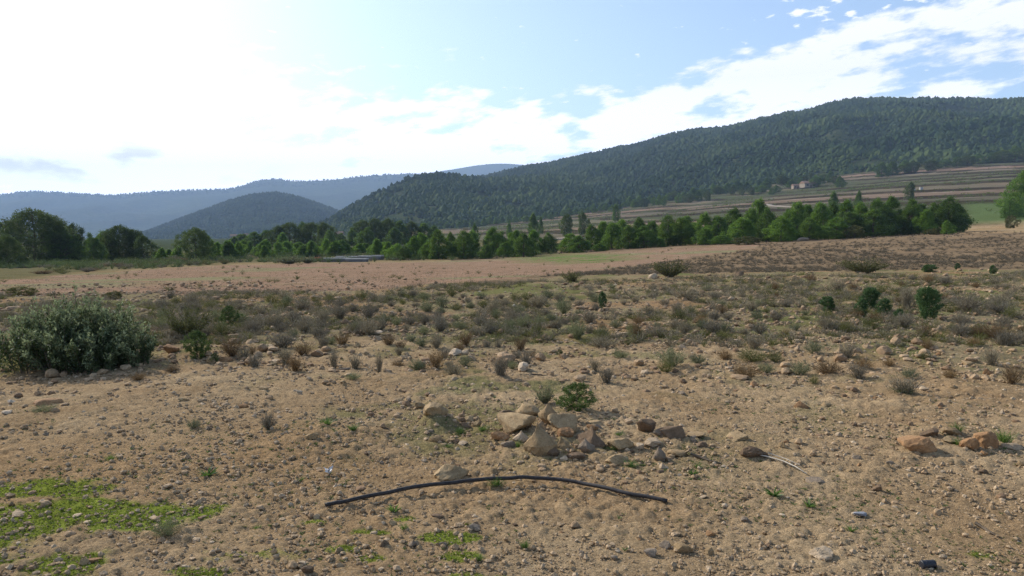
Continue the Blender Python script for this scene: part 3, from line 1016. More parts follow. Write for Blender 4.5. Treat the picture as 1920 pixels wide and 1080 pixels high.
# ------------------------------------------------------------------ pine templates (unit height)
def pine_template(r, n_tuft=150, n_leaf=26, leaf=0.052, prof='young', rmax=0.36, base=0.06, spread=0.06, tvar=.28):
    tufts, axes = [], []
    n_lobe = r.integers(3, 6)
    la, lr = r.random(n_lobe) * 2 * PI, r.uniform(.15, .42, n_lobe)
    lh = r.uniform(.2, .85, n_lobe)
    while len(tufts) < n_tuft:
        h = base + (1 - base) * r.random() ** (0.9 if prof == 'young' else 0.8)
        u = (h - base) / (1 - base)
        if prof == 'young':
            f = (1 - u ** 1.5) ** 0.82 * (0.66 + 0.5 * min(1, u * 3.2)) * 0.95 + 0.035
        elif prof == 'dome':
            f = (1 - u ** 3.2) ** 0.6 * (0.55 + 0.6 * min(1, u * 1.9))
        elif prof == 'vase':
            f = (1 - u ** 4) ** 0.6 * (0.38 + 0.75 * u)
        else:
            f = (1 - u) ** 0.75 * (0.6 + 0.6 * min(1, u * 4)) + 0.03
        an = r.random() * 2 * PI
        lob = 1.0
        for a, k, hh in zip(la, lr, lh):
            lob += k * math.cos(an - a) * math.exp(-((h - hh) / .28) ** 2)
        if r.random() > f + 0.28: continue
        rad = rmax * f * lob * (0.30 + 0.74 * r.random() ** 0.55)
        tufts.append((rad * math.cos(an), rad * math.sin(an), h - 0.035 + 0.02 * r.normal()))
        axes.append((0.75 * math.cos(an), 0.75 * math.sin(an), 0.75))
    T, A = np.array(tufts), unit(np.array(axes))
    n = len(T) * n_leaf
    ti = np.repeat(np.arange(len(T)), n_leaf)
    d = unit(A[ti] * 0.75 + r.normal(size=(n, 3)) * 0.75)
    spread = spread * (150 / n_tuft) ** 0.33
    Pp = T[ti] + r.normal(size=(n, 3)) * spread * 0.55
    Pp[:, 2] = np.clip(Pp[:, 2], 0.01, None)
    V, F = blades(Pp, d, leaf * r.uniform(.7, 1.35, n), leaf * 0.38, r, 0.06)
    tt = np.clip(r.normal(.42, tvar, len(T)), 0, 1)
    tone = np.repeat(np.clip(tt[ti] + r.normal(0, .12, n), 0, 1), 4)
    # trunk and limbs
    parts = []
    bend = r.normal(0, .02, 2)
    hs = np.linspace(-0.03, .92, 7)
    path = np.stack([bend[0] * np.sin(hs * 4), bend[1] * np.sin(hs * 3 + 1) - bend[1] * math.sin(1), hs], 1)
    V1, F1, C1 = tube(path, np.interp(hs, [0, .92], [.022, .004]), 7)
    parts.append((V1, [F1, C1]))
    for k in r.choice(len(T), min(16, len(T)), replace=False):
        e = T[k]
        if e[2] < .12: continue
        z0 = max(.05, e[2] - .12 - .1 * r.random())
        p0 = np.array([np.interp(z0, hs, path[:, 0]), np.interp(z0, hs, path[:, 1]), z0])
        pm = (p0 + e) / 2 + np.array([0, 0, -.02])
        V2, F2, C2 = tube(np.array([p0, pm, e]), [.008, .005, .002], 5)
        parts.append((V2, [F2, C2]))
    return (V, F, tone), join(parts)


def sc_tree(x, y, z, w, h, tpl, label, group, name='pine_tree', cat='pine tree'):
    o = empty(name, (x, y, z - 0.02))
    tag(o, label, cat, group)
    o.rotation_euler = (0, 0, random.random() * 6.28)
    o.scale = (w, w, h)
    link('trunk', tpl[1], o)
    link('crown', tpl[0], o)
    return o


def make_pine_meshes(kind, k, mat, **kw):
    out = []
    for i in range(k):
        r = np.random.default_rng(900 + i + 100 * len(kind))
        (V, F, tone), (TV, TF) = pine_template(r, **kw)
        s = np.percentile(np.hypot(V[:, 0], V[:, 1]), 97)
        top = V[:, 2].max()
        for a in (V, TV):
            a[:, :2] /= (2 * s)          # unit width
            a[:, 2] /= top
        out.append((mesh_np('crown', V, F, mat, tone), mesh_np('trunk', TV, TF, M_BARK, smooth=True)))
    return out


YOUNG = make_pine_meshes('young', 9, M_PINE, n_tuft=230, n_leaf=44, leaf=.040)
YDARK = make_pine_meshes('youngd', 5, M_DPINE, n_tuft=230, n_leaf=44, leaf=.040)
DOME = make_pine_meshes('domes', 5, M_OLDPINE, n_tuft=400, n_leaf=44, leaf=.032, prof='dome', rmax=.42, base=.05, spread=.066)
EDGE = make_pine_meshes('edge_tree', 2, M_PINE, n_tuft=420, n_leaf=44, leaf=.032, prof='young', rmax=.42, base=.02, spread=.066)
SPIRE = make_pine_meshes('spire_', 4, M_PINE, n_tuft=200, n_leaf=26, leaf=.06, prof='spire', rmax=.26, base=.05)

ORD = ['', 'first', 'second', 'third', 'fourth', 'fifth', 'sixth', 'seventh', 'eighth', 'ninth', 'tenth', 'eleventh', 'twelfth', 'thirteenth', 'fourteenth', 'fifteenth', 'sixteenth', 'seventeenth', 'eighteenth', 'nineteenth', 'twentieth']
for t_, b_ in (('twenty', 20), ('thirty', 30), ('forty', 40), ('fifty', 50)):
    for k_ in range(1, 10):
        ORD.append(t_ + '-' + ORD[k_])
    ORD.append({20: 'thirtieth', 30: 'fortieth', 40: 'fiftieth', 50: 'sixtieth'}[b_])


def tree_row(items, where, group, cat='pine tree', name='pine_tree'):
    """items: (px, base py or None, depth, top py, width px, kind)"""
    items = sorted(items)
    for k, (px, depth, top, wpx, kind) in enumerate(items):
        x, y, z = at_depth(px, depth)
        h = z_at(top, depth) - z
        w = 1.2 * wpx / FPX * depth
        pool = {'y': YOUNG, 'd': YDARK, 'D': DOME, 's': SPIRE}[kind]
        tpl = pool[int(rng.integers(len(pool)))]
        asp = h / max(w, .1)
        look = {'y': 'bright green pine', 'd': 'dark green pine', 'D': 'dark round-topped pine', 's': 'slender green pine'}[kind]
        adj = 'broad ' if asp < 0.95 else ('tall ' if h > 5.2 else ('short ' if h < 2.4 else ''))
        adj = '' if kind in 'sD' and adj == 'tall ' else adj
        lab = '%s%s, %s from the left %s' % (adj, look, ORD[k + 1], where)
        if len(items) == 1:
            lab = '%s%s %s' % (adj, look, where)
        sc_tree(x, y, z, w, h, tpl, lab, group, name, cat)


# right-hand row along the top of the slope: px, depth, top, width, kind
ROW_R = [(1068, 93, 436, 46, 'y'), (1085, 90, 440, 38, 'y'), (1108, 97, 418, 56, 'd'), (1124, 88, 455, 28, 'y'), (1130, 98, 412, 40, 'y'), (1147, 92, 414, 48, 'y'), (1165, 100, 409, 44, 'y'), (1178, 90, 418, 46, 'd'), (1197, 97, 404, 50, 'd'),
         (1206, 89, 422, 48, 'y'), (1222, 99, 412, 44, 'y'), (1238, 88, 446, 30, 'y'), (1252, 92, 401, 56, 'd'), (1276, 91, 404, 60, 'd'), (1285, 99, 402, 40, 'y'), (1303, 97, 414, 40, 'y'), (1320, 94, 395, 38, 'y'), (1322, 88, 425, 40, 'y'),
         (1345, 93, 402, 52, 'y'), (1352, 86, 440, 44, 'y'), (1375, 96, 385, 56, 'd'), (1392, 89, 405, 60, 'y'), (1402, 97, 392, 40, 'y'), (1420, 96, 368, 50, 'y'), (1436, 92, 388, 52, 'd'), (1432, 100, 384, 48, 'y'), (1464, 86, 403, 52, 'y'), (1475, 96, 388, 44, 'd'),
         (1492, 93, 374, 50, 'y'), (1516, 87, 404, 44, 'd'), (1512, 97, 380, 44, 'y'), (1536, 94, 376, 50, 'y'), (1560, 96, 374, 46, 'd'), (1566, 87, 404, 52, 'y'), (1585, 95, 370, 50, 'y'), (1594, 90, 392, 56, 'd'), (1610, 98, 376, 44, 'y'), (1636, 89, 388, 58, 'd'),
         (1640, 97, 368, 40, 'y'), (1655, 91, 380, 60, 'd'), (1668, 94, 363, 48, 'y'), (1680, 92, 400, 58, 'd'), (1706, 92, 368, 46, 'd'), (1722, 94, 376, 44, 'd'), (1735, 90, 390, 40, 'y'), (1748, 93, 378, 50, 'd'), (1776, 92, 366, 74, 'd'), (1792, 95, 378, 46, 'd'), (1773, 84, 411, 24, 'y')]
tree_row(ROW_R, 'in the row topping the right-hand slope', 'pines in the row topping the slope')
ROW_M = [(728, 96, 452, 30, 's'), (745, 93, 455, 36, 'y'), (757, 86, 458, 36, 'd'), (776, 91, 440, 36, 'y'), (790, 95, 434, 36, 'y'), (822, 87, 428, 50, 'd'), (806, 89, 447, 34, 'y'), (845, 96, 432, 36, 'd'), (870, 88, 430, 56, 'd'), (885, 97, 428, 40, 'y'), (912, 85, 456, 28, 'd'), (925, 96, 424, 40, 'y'), (948, 89, 452, 32, 'y'), (940, 99, 432, 36, 'd'),
         (968, 94, 428, 36, 'y'), (958, 97, 434, 30, 's'), (982, 86, 433, 46, 'd'), (1000, 96, 428, 40, 'y'), (1028, 96, 434, 38, 'd'), (972, 92, 450, 28, 'y')]
tree_row(ROW_M, 'in the clump just beyond the ploughed field', 'pines beyond the ploughed field')
# low light-green belt behind the field, centre left
r_ = np.random.default_rng(31)
BELT = []
for px in np.linspace(415, 735, 34):
    dep = r_.uniform(98, 124)
    BELT.append((float(px + r_.normal(0, 5)), float(dep), float(r_.uniform(446, 462)), float(r_.uniform(20, 34)), 's' if r_.random() < .6 else 'y'))
tree_row(BELT, 'in the low belt behind the stacked beams', 'young pines behind the stacked beams')
CLUMP1 = [(455, 190, 436, 36, 'd'), (478, 180, 432, 38, 'd'), (500, 182, 428, 36, 'd'), (522, 170, 420, 40, 'D'), (545, 172, 414, 44, 'D'), (568, 178, 413, 40, 'd'), (585, 170, 414, 44, 'D'), (531, 150, 434, 26, 's'), (607, 160, 414, 40, 'D'), (618, 150, 430, 30, 'd'), (440, 186, 442, 30, 'd')]
tree_row(CLUMP1, 'in the tall dark clump left of centre', 'pines in the tall dark clump')
CLUMP2 = [(640, 175, 436, 30, 'd'), (660, 175, 428, 34, 'd'), (680, 180, 410, 42, 'D'), (704, 178, 405, 44, 'D'), (728, 180, 405, 44, 'D'), (750, 182, 410, 40, 'd'), (772, 184, 412, 38, 'D'), (795, 184, 414, 36, 'd'), (815, 186, 420, 30, 'd'), (690, 168, 424, 40, 'd'), (740, 168, 424, 44, 'd')]
tree_row(CLUMP2, 'in the wide dark clump below the hill', 'pines in the wide dark clump')
# big trees at left
LEFT1 = [(-30, 92, 432, 110, 'D'), (12, 74, 434, 66, 'D'), (28, 100, 406, 80, 'D'), (64, 92, 386, 108, 'D'), (96, 96, 400, 74, 'D'), (112, 93, 418, 70, 'd'), (140, 97, 413, 54, 'D')]
tree_row(LEFT1, 'in the big group at the left edge', 'big pines at the left edge')
LEFT2 = [(170, 95, 434, 32, 'd'), (196, 98, 428, 50, 'd'), (178, 91, 440, 40, 'd'), (226, 96, 418, 56, 'D'), (250, 97, 426, 48, 'D'), (268, 93, 437, 42, 'D')]
tree_row(LEFT2, 'in the second group beside the gap', 'pines in the second group')
tree_row([(368, 93, 424, 64, 'D'), (388, 97, 436, 36, 'd')], 'in the lone pair behind the field', 'lone pair of pines')
SMALLL = [(304, 100, 463, 18, 's'), (318, 104, 466, 16, 's'), (335, 102, 460, 20, 's'), (408, 108, 452, 22, 's'), (292, 108, 470, 14, 's')]
tree_row(SMALLL, 'among the small pale saplings near the gap', 'saplings near the gap')
# single trees on the terraces
for (px, dep, top, w, kind, lab) in [(1000, 205, 396, 24, 'd', 'dark upright pine alone on the terraces above the middle clump'), (1062, 205, 399, 30, 'D', 'round dark tree, left one of the twins on the terraces'), (1091, 207, 393, 28, 'D', 'round dark tree, right one of the twins on the terraces'),
                                    (955, 235, 411, 13, 'd', 'small bushy tree on the terraces left of the upright pine'), (1014, 260, 404, 10, 'd', 'tiny tree on the terraces right of the upright pine'), (1153, 320, 379, 18, 'd', 'dark little tree at the upper edge of the terraces'), (890, 190, 416, 22, 'd', 'pale bushy tree rising behind the middle clump'),
                                    (1703, 240, 339, 24, 'D', 'round dark bush-like tree beside the white boxes on the upper terrace'), (1607, 200, 354, 20, 'd', 'small dark tree on the terrace left of the white boxes'), (1560, 210, 356, 22, 'd', 'dim upright tree just behind the right-hand row'),
                                    (1926, 138, 306, 112, 'Y', 'large bright green pine cut by the right edge of the view'), (1888, 134, 372, 40, 'Y', 'low bushy pine under the large one at the right edge')]:
    x, y, z = at_depth(px, dep)
    pool = {'d': YDARK, 'D': DOME, 'Y': EDGE}[kind]
    sc_tree(x, y, z, w / FPX * dep, z_at(top, dep) - z, pool[int(rng.integers(len(pool)))], lab, None)
UPPER = [(1648, 445, 302, 24, 'd'), (1668, 450, 300, 22, 'd'), (1690, 450, 298, 26, 'd'), (1706, 445, 301, 28, 'D'), (1738, 445, 298, 30, 'D'), (1765, 460, 297, 26, 'd'), (1786, 455, 292, 28, 'd'), (1805, 450, 290, 30, 'D'), (1826, 460, 286, 28, 'd'), (1850, 455, 284, 30, 'd'), (1872, 450, 280, 32, 'D'), (1895, 455, 272, 36, 'd'), (1915, 445, 274, 34, 'D'), (1940, 450, 266, 36, 'd')]
tree_row(UPPER, 'in the hedge-like line above the upper terrace', 'pines above the upper terrace')
r_ = np.random.default_rng(77)
FOOT = []
for px in np.linspace(1180, 1570, 44):
    dep = float(np.interp(px, [1180, 1570], [500, 425]) * r_.uniform(.94, 1.12))
    x, y, z = at_depth(px, dep)
    b = proj(x, y, z)[1]
    FOOT.append((float(px), dep, float(b - r_.uniform(13, 25)), float(r_.uniform(12, 22)), 'd' if r_.random() < .7 else 'D'))
tree_row(FOOT, 'along the lower edge of the hillside forest', 'pines along the forest edge')
FOOT2 = []
for px in np.linspace(770, 1170, 36):
    dep = float(np.interp(px, [770, 1170], [545, 505]) * r_.uniform(.95, 1.05))
    x, y, z = at_depth(px, dep)
    b = proj(x, y, z)[1]
    FOOT2.append((float(px), dep, float(b - r_.uniform(10, 19)), float(r_.uniform(11, 17)), 'd'))
tree_row(FOOT2, 'on the fringe between terraces and hill', 'pines on the fringe below the hill')


# ------------------------------------------------------------------ shrub templates (unit box: width 1, height 1)
def norm_box(V):
    q = np.percentile(np.hypot(V[:, 0], V[:, 1]), 96)
    V = V.copy()
    V[:, :2] /= 2 * q
    V[:, 2] /= np.percentile(V[:, 2], 99)
    return V


def twig_dome(r, n=190, upright=0.4, leafy=1.0, w=0.014, hgt=0.8):
    """woody cushion: forked twigs fanning from the base, small leaves at the ends"""
    an = r.random(n) * 2 * PI
    tilt = np.sqrt(r.random(n)) * (1.25 - upright)
    D = np.stack([np.cos(an) * np.sin(tilt), np.sin(an) * np.sin(tilt), np.cos(tilt)], 1)
    lump = 0.8 + 0.45 * vnoise(an * 1.3, tilt * 2, int(r.integers(1000)))
    L = hgt * r.uniform(.65, 1.05, n) * lump
    P0 = np.stack([r.normal(0, .06, n), r.normal(0, .06, n), np.zeros(n)], 1)
    P2 = P0 + D * L[:, None]
    P2[:, 2] = np.maximum(P2[:, 2], .05)
    P1 = (P0 + P2) / 2 + r.normal(0, .04, (n, 3)) + np.array([0, 0, .03])
    V, F = strips(P0, P1, P2, w, r)
    tone = np.repeat(np.clip(r.normal(.4, .22, n), 0, 1), 6)
    # side shoots
    m = n * 3
    k = r.integers(0, n, m); s = r.uniform(.35, .95, m)[:, None]
    Q = P0[k] * (1 - s) ** 2 + 2 * P1[k] * s * (1 - s) + P2[k] * s * s
    d = unit(D[k] + r.normal(0, .55, (m, 3)))
    V2, F2 = blades(Q, d, r.uniform(.08, .2, m), w * 0.9, r)
    t2 = np.repeat(np.clip(r.normal(.5, .25, m), 0, 1), 4)
    parts, tones = [(V, F), (V2, F2)], [tone, t2]
    if leafy > 0:
        m = int(n * 4 * leafy)
        k = r.integers(0, n, m); s = r.uniform(.55, 1.0, m)[:, None]
        Q = P0[k] * (1 - s) ** 2 + 2 * P1[k] * s * (1 - s) + P2[k] * s * s + r.normal(0, .025, (m, 3))
        d = unit(D[k] + r.normal(0, .8, (m, 3)))
        V3, F3 = blades(Q, d, r.uniform(.03, .065, m), .018, r)
        parts.append((V3, F3)); tones.append(np.repeat(np.clip(r.normal(.6, .25, m), 0, 1), 4))
    V, F = join(parts)
    V[:, 2] = np.maximum(V[:, 2], -.01)
    return norm_box(V), F, np.concatenate(tones)


def leaf_bush(r, n_shoot=60, per=34, leaf=.06, upright=.5, start=.15, narrow=False, width=.35):
    """leafy bush: shoots with leaves along them; returns leaves and stems apart"""
    an = r.random(n_shoot) * 2 * PI
    tilt = np.sqrt(r.random(n_shoot)) * (1.3 - upright)
    D = np.stack([np.cos(an) * np.sin(tilt), np.sin(an) * np.sin(tilt), np.cos(tilt)], 1)
    L = r.uniform(.45, 1.02, n_shoot) * (0.85 + .3 * vnoise(an * 1.5, tilt * 2, int(r.integers(999))))
    rad = .05 if not narrow else .02
    P0 = np.stack([r.normal(0, rad, n_shoot), r.normal(0, rad, n_shoot), np.zeros(n_shoot)], 1)
    P2 = P0 + D * L[:, None]
    P2[:, 2] = np.maximum(P2[:, 2], .06)
    P1 = (P0 + P2) / 2 + np.stack([np.cos(an) * .05, np.sin(an) * .05, np.full(n_shoot, .03)], 1)
    SV, SF = strips(P0, P1, P2, .016, r)
    k = np.repeat(np.arange(n_shoot), per)
    m = len(k)
    s = (start + (1.02 - start) * r.random(m) ** .8)[:, None]
    Q = P0[k] * (1 - s) ** 2 + 2 * P1[k] * s * (1 - s) + P2[k] * s * s + r.normal(0, .02, (m, 3))
    d = unit(D[k] * .6 + r.normal(0, .75, (m, 3)) + np.array([0, 0, .25]))
    V, F = blades(Q, d, leaf * r.uniform(.6, 1.3, m), leaf * .42, r, .08)
    sh = np.clip(r.normal(.4, .2, n_shoot), 0, 1)
    tone = np.repeat(np.clip(sh[k] + r.normal(0, .15, m) + .15 * (s[:, 0] > .9), 0, 1), 4)
    allV = np.concatenate([V, SV]); q = np.percentile(np.hypot(allV[:, 0], allV[:, 1]), 96); hh = np.percentile(allV[:, 2], 99)
    for a in (V, SV):
        a[:, :2] /= 2 * q; a[:, 2] = np.maximum(a[:, 2], -.02) / hh
    return V, F, tone, SV, SF


def tussock(r, n=110, spread=.6, w=.02):
    an = r.random(n) * 2 * PI
    tilt = r.random(n) ** .8 * spread
    D = np.stack([np.cos(an) * np.sin(tilt), np.sin(an) * np.sin(tilt), np.cos(tilt)], 1)
    L = r.uniform(.45, 1.0, n)
    P0 = np.stack([r.normal(0, .07, n), r.normal(0, .07, n), np.zeros(n)], 1)
    P2 = P0 + D * L[:, None] + np.stack([np.cos(an), np.sin(an), -.5 + 0 * an], 1) * (.12 * r.random(n))[:, None]
    P1 = P0 + D * L[:, None] * .55
    V, F = strips(P0, P1, P2, w, r)
    return norm_box(V), F, np.repeat(np.clip(r.normal(.5, .28, n), 0, 1), 6)


def rosette(r, n=26, flat=1.05, w=.12):
    an = r.random(n) * 2 * PI
    tilt = flat * (.55 + .5 * r.random(n))
    D = np.stack([np.cos(an) * np.sin(tilt), np.sin(an) * np.sin(tilt), np.cos(tilt)], 1)
    L = r.uniform(.55, 1, n)[:, None]
    P0 = np.zeros((n, 3)); P1 = D * L * .55; P2 = D * L - np.array([0, 0, .12]) * L
    V, F = strips(P0, P1, P2, w, r)
    return norm_box(V), F, np.repeat(np.clip(r.normal(.5, .28, n), 0, 1), 6)


def tm(fn, k, seed, mat, **kw):
    return [mesh_np(fn.__name__, *(lambda q: (q[0], q[1]))(q), mat, q[2]) for q in (fn(np.random.default_rng(seed + i), **kw) for i in range(k))]


DRY = tm(twig_dome, 5, 100, M_DRY, n=200, upright=.15, leafy=1.0)
DRYUP = tm(twig_dome, 4, 120, M_DRY, n=130, upright=.75, leafy=.4, w=.013)
BROWN = tm(twig_dome, 4, 140, M_BROWN, n=180, upright=.1, leafy=.8)
BROWNUP = tm(twig_dome, 3, 160, M_BROWN, n=90, upright=.8, leafy=.25, w=.016)
SAGE = tm(twig_dome, 5, 180, M_SAGE, n=150, upright=.15, leafy=2.4, w=.012)
OLIVE = tm(twig_dome, 4, 200, M_OLIVE, n=150, upright=.05, leafy=2.0, w=.012)
TUSS = tm(tussock, 4, 220, M_GREEN)
DRYTUSS = tm(tussock, 4, 240, M_DRY, spread=.5)
ROS = tm(rosette, 4, 260, M_GREEN)


def bush_pair(k, seed, mat, **kw):
    out = []
    for i in range(k):
        V, F, t, SV, SF = leaf_bush(np.random.default_rng(seed + i), **kw)
        out.append((mesh_np('foliage', V, F, mat, t), mesh_np('stems', SV, SF, M_STEM)))
    return out


def blob_bush(k, seed, mat, **kw):
    out = []
    for i in range(k):
        (V, F, tone), (TV, TF) = pine_template(np.random.default_rng(seed + i), **kw)
        q = np.percentile(np.hypot(V[:, 0], V[:, 1]), 97); hh = np.percentile(V[:, 2], 99.5)
        for a in (V, TV):
            a[:, :2] /= 2 * q; a[:, 2] /= hh
        out.append((mesh_np('foliage', V, F, mat, tone), mesh_np('stems', TV, TF, M_STEM)))
    return out


GBUSH = blob_bush(3, 300, M_DUSTY, n_tuft=120, n_leaf=34, leaf=.07, prof='dome', rmax=.5, base=.03, spread=.06, tvar=.3)
JUNI = blob_bush(4, 320, M_JUNI, n_tuft=190, n_leaf=34, leaf=.06, prof='dome', rmax=.36, base=.02, spread=.05, tvar=.3)
JUNIW = blob_bush(3, 340, M_JUNI, n_tuft=220, n_leaf=34, leaf=.055, prof='vase', rmax=.42, base=.05, spread=.052, tvar=.3)
OBLOB = blob_bush(3, 370, M_OLIVE, n_tuft=130, n_leaf=32, leaf=.07, prof='dome', rmax=.5, base=.03, spread=.06, tvar=.3)
OBUSH = bush_pair(3, 360, M_OLIVE, n_shoot=90, per=40, leaf=.06, upright=.35)
SBUSH = bush_pair(2, 380, M_SAGE, n_shoot=80, per=34, leaf=.07, upright=.2)


def px_size(px, py, wpx, hpx):
    p = hit(px, py)
    return p, wpx / FPX * p[1], hpx / FPX * p[1]


def one_mesh(name, mesh, px, py, wpx, hpx, label, cat, group=None, sink=.02):
    p, w, h = px_size(px, py, wpx, hpx)
    o = link(name, mesh, None, (p[0], p[1] + w * .25, float(ground(p[0], p[1] + w * .25)) - sink * h))
    o.scale = (w, w * random.uniform(.85, 1.1), h)
    o.rotation_euler = (0, 0, random.random() * 6.28)
    return tag(o, label, cat, group)


def bush(name, pair, px, py, wpx, hpx, label, cat='bush', group=None):
    p, w, h = px_size(px, py, wpx, hpx)
    o = empty(name, (p[0], p[1] + w * .25, float(ground(p[0], p[1] + w * .25)) - .02 * h))
    o.scale = (w, w, h)
    o.rotation_euler = (0, 0, random.random() * 6.28)
    tag(o, label, cat, group)
    link('foliage', pair[0], o)
    link('stems', pair[1], o)
    return o


# ---- the large leafy bush at left
def big_bush():
    r = np.random.default_rng(5)
    p = hit(100, 706)
    d = p[1]
    cx, cy = p[0], p[1] + .62
    o = empty('leafy_bush', (cx, cy, float(ground(cx, cy)) - .02))
    tag(o, 'largest leafy bush with silvery green shoots, standing at the left edge', 'bush')
    # crowns: offset x (px), half width px, height px, depth offset
    crowns = [(-120, 90, 105, .1, 40), (-60, 80, 118, -.1, 44), (-10, 75, 132, 0, 46), (40, 70, 118, .1, 36), (75, 60, 98, -.15, 30), (118, 45, 84, 0, 22), (142, 26, 62, -.1, 12), (0, 90, 88, -.4, 44), (-90, 90, 80, -.35, 36), (60, 70, 66, -.4, 26), (105, 40, 50, -.3, 12), (20, 60, 112, .5, 26), (-70, 60, 104, .5, 26)]
    S = FPX / d
    Ps, Pm, Pe = [], [], []
    for (ox, hw, hh, oy, cnt) in crowns:
        for k in range(cnt):
            an, q = r.random() * 2 * PI, math.sqrt(r.random())
            lean = q * .9
            L = 1.10 * hh / S * (1 - .34 * q * q) * r.uniform(.70, 1.16)
            ox = ox * 1.0
            bx = .84 * ox / S + math.cos(an) * q * hw / S * .35; by = oy + math.sin(an) * q * .22
            ex = .84 * (ox / S + math.cos(an) * q * hw / S); ey = oy + math.sin(an) * q * .5
            z = L
            Ps.append((bx, by, 0)); Pe.append((ex, ey, z))
            Pm.append((bx + (ex - bx) * .35, by + (ey - by) * .35, z * .55))
    P0, P1, P2 = np.array(Ps), np.array(Pm), np.array(Pe)
    n = len(P0)
    SV, SF = strips(P0, P1, P2, .012, r)
    per = 72
    k = np.repeat(np.arange(n), per)
    m = len(k)
    s = (.12 + .9 * r.random(m) ** .75)[:, None]
    Q = P0[k] * (1 - s) ** 2 + 2 * P1[k] * s * (1 - s) + P2[k] * s * s
    ax = unit(P2[k] - P1[k])
    d_ = unit(ax * .7 + r.normal(0, .7, (m, 3)) + np.array([0, 0, .2]))
    Q = Q + r.normal(0, .018, (m, 3))
    V, F = blades(Q, d_, .046 * r.uniform(.6, 1.35, m), .019, r, .1)
    V[:, 2] = np.maximum(V[:, 2], 0)
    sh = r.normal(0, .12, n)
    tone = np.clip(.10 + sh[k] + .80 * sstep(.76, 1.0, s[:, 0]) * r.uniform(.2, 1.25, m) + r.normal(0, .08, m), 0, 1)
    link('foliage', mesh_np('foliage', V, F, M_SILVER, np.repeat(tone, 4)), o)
    link('stems', mesh_np('stems', SV, SF, M_STEM), o)


big_bush()

# ---- named bushes: pool, px, base, w, h, label
for nm, pool, px, py, w, h, lab in [
    ('leafy_bush', GBUSH, 362, 676, 74, 52, 'fresh green leafy bush on the small earth mound right of the largest bush'),
    ('leafy_bush', GBUSH, 400, 682, 24, 20, 'tiny bluish green plant beside the fresh green bush on the mound'),
    ('leafy_bush', GBUSH, 424, 612, 54, 38, 'yellowish green dense bush alone in the grey scrub at left'),
    ('leafy_bush', OBUSH, 345, 640, 90, 62, 'loose olive bush with bare stems behind the fresh green bush'),
    ('leafy_bush', GBUSH, 1084, 775, 112, 54, 'dark green leafy bush right behind the rock heap'),
    ('leafy_bush', SBUSH, 1022, 760, 44, 36, 'grey wispy bush leaning on the leafy bush behind the rock heap'),
    ('juniper', JUNIW, 1744, 602, 54, 64, 'largest juniper bush, vase-shaped, on the right bench'),
    ('juniper', JUNI, 1619, 596, 26, 36, 'narrow juniper, leftmost of the juniper cluster'),
    ('juniper', JUNIW, 1636, 583, 38, 44, 'light topped juniper behind the narrow leftmost one'),
    ('juniper', JUNI, 1663, 594, 32, 34, 'round juniper in the middle of the juniper cluster'),
    ('juniper', JUNI, 1690, 603, 24, 24, 'smallest juniper just left of the largest one'),
    ('juniper', JUNIW, 1555, 586, 28, 30, 'green juniper standing apart left of the juniper cluster'),
    ('juniper', JUNI, 1130, 579, 17, 32, 'bright green slim juniper alone on the central bench'),
    ('juniper', JUNIW, 1745, 511, 28, 15, 'low round dark juniper on the crest above the largest juniper'),
    ('juniper', JUNI, 1863, 515, 16, 18, 'upright dark juniper on the crest near the right edge'),
    ('juniper', JUNI, 1797, 507, 12, 14, 'thin small juniper on the crest between two others'),
    ('leafy_bush', OBUSH, 1260, 521, 72, 34, 'broad wispy olive bush on the crest beside the pinkish boulder'),
    ('leafy_bush', OBUSH, 1072, 530, 42, 22, 'olive bush at the end of the bench where the field begins'),
    ('leafy_bush', OBUSH, 1630, 514, 90, 30, 'wide thin olive bush blurring into the slope above the crest'),
    ('leafy_bush', OBLOB, 1608, 447, 52, 24, 'grey-green rounded bush at the foot of the right-hand pine row'),
    ('leafy_bush', OBLOB, 1405, 459, 60, 16, 'low olive bush under the middle of the right-hand pine row'),
    ('leafy_bush', OBLOB, 1900, 428, 28, 24, 'yellowish bush on the slope top at the right edge'),
    ('leafy_bush', OBLOB, 1757, 440, 40, 12, 'flat bright green bush at the right end of the pine row'),
    ('leafy_bush', SBUSH, 536, 495, 66, 15, 'dark flat-topped bush at the field edge left of the stacked beams'),
    ('leafy_bush', SBUSH, 575, 494, 34, 13, 'pale green bush touching the left end of the stacked beams'),
    ('leafy_bush', OBLOB, 1050, 668, 16, 12, 'tiny vivid green cushion in the bare soil behind the rock heap'),
    ('leafy_bush', OBLOB, 210, 562, 40, 16, 'dark green bush at the field edge behind the largest bush'),
    ('leafy_bush', OBLOB, 30, 556, 60, 18, 'dull green bush at the near field edge, far left'),
]:
    bush(nm, pool[int(rng.integers(len(pool)))], px, py, w, h, lab, 'juniper' if nm == 'juniper' else 'bush', 'junipers on the bench' if nm == 'juniper' else None)

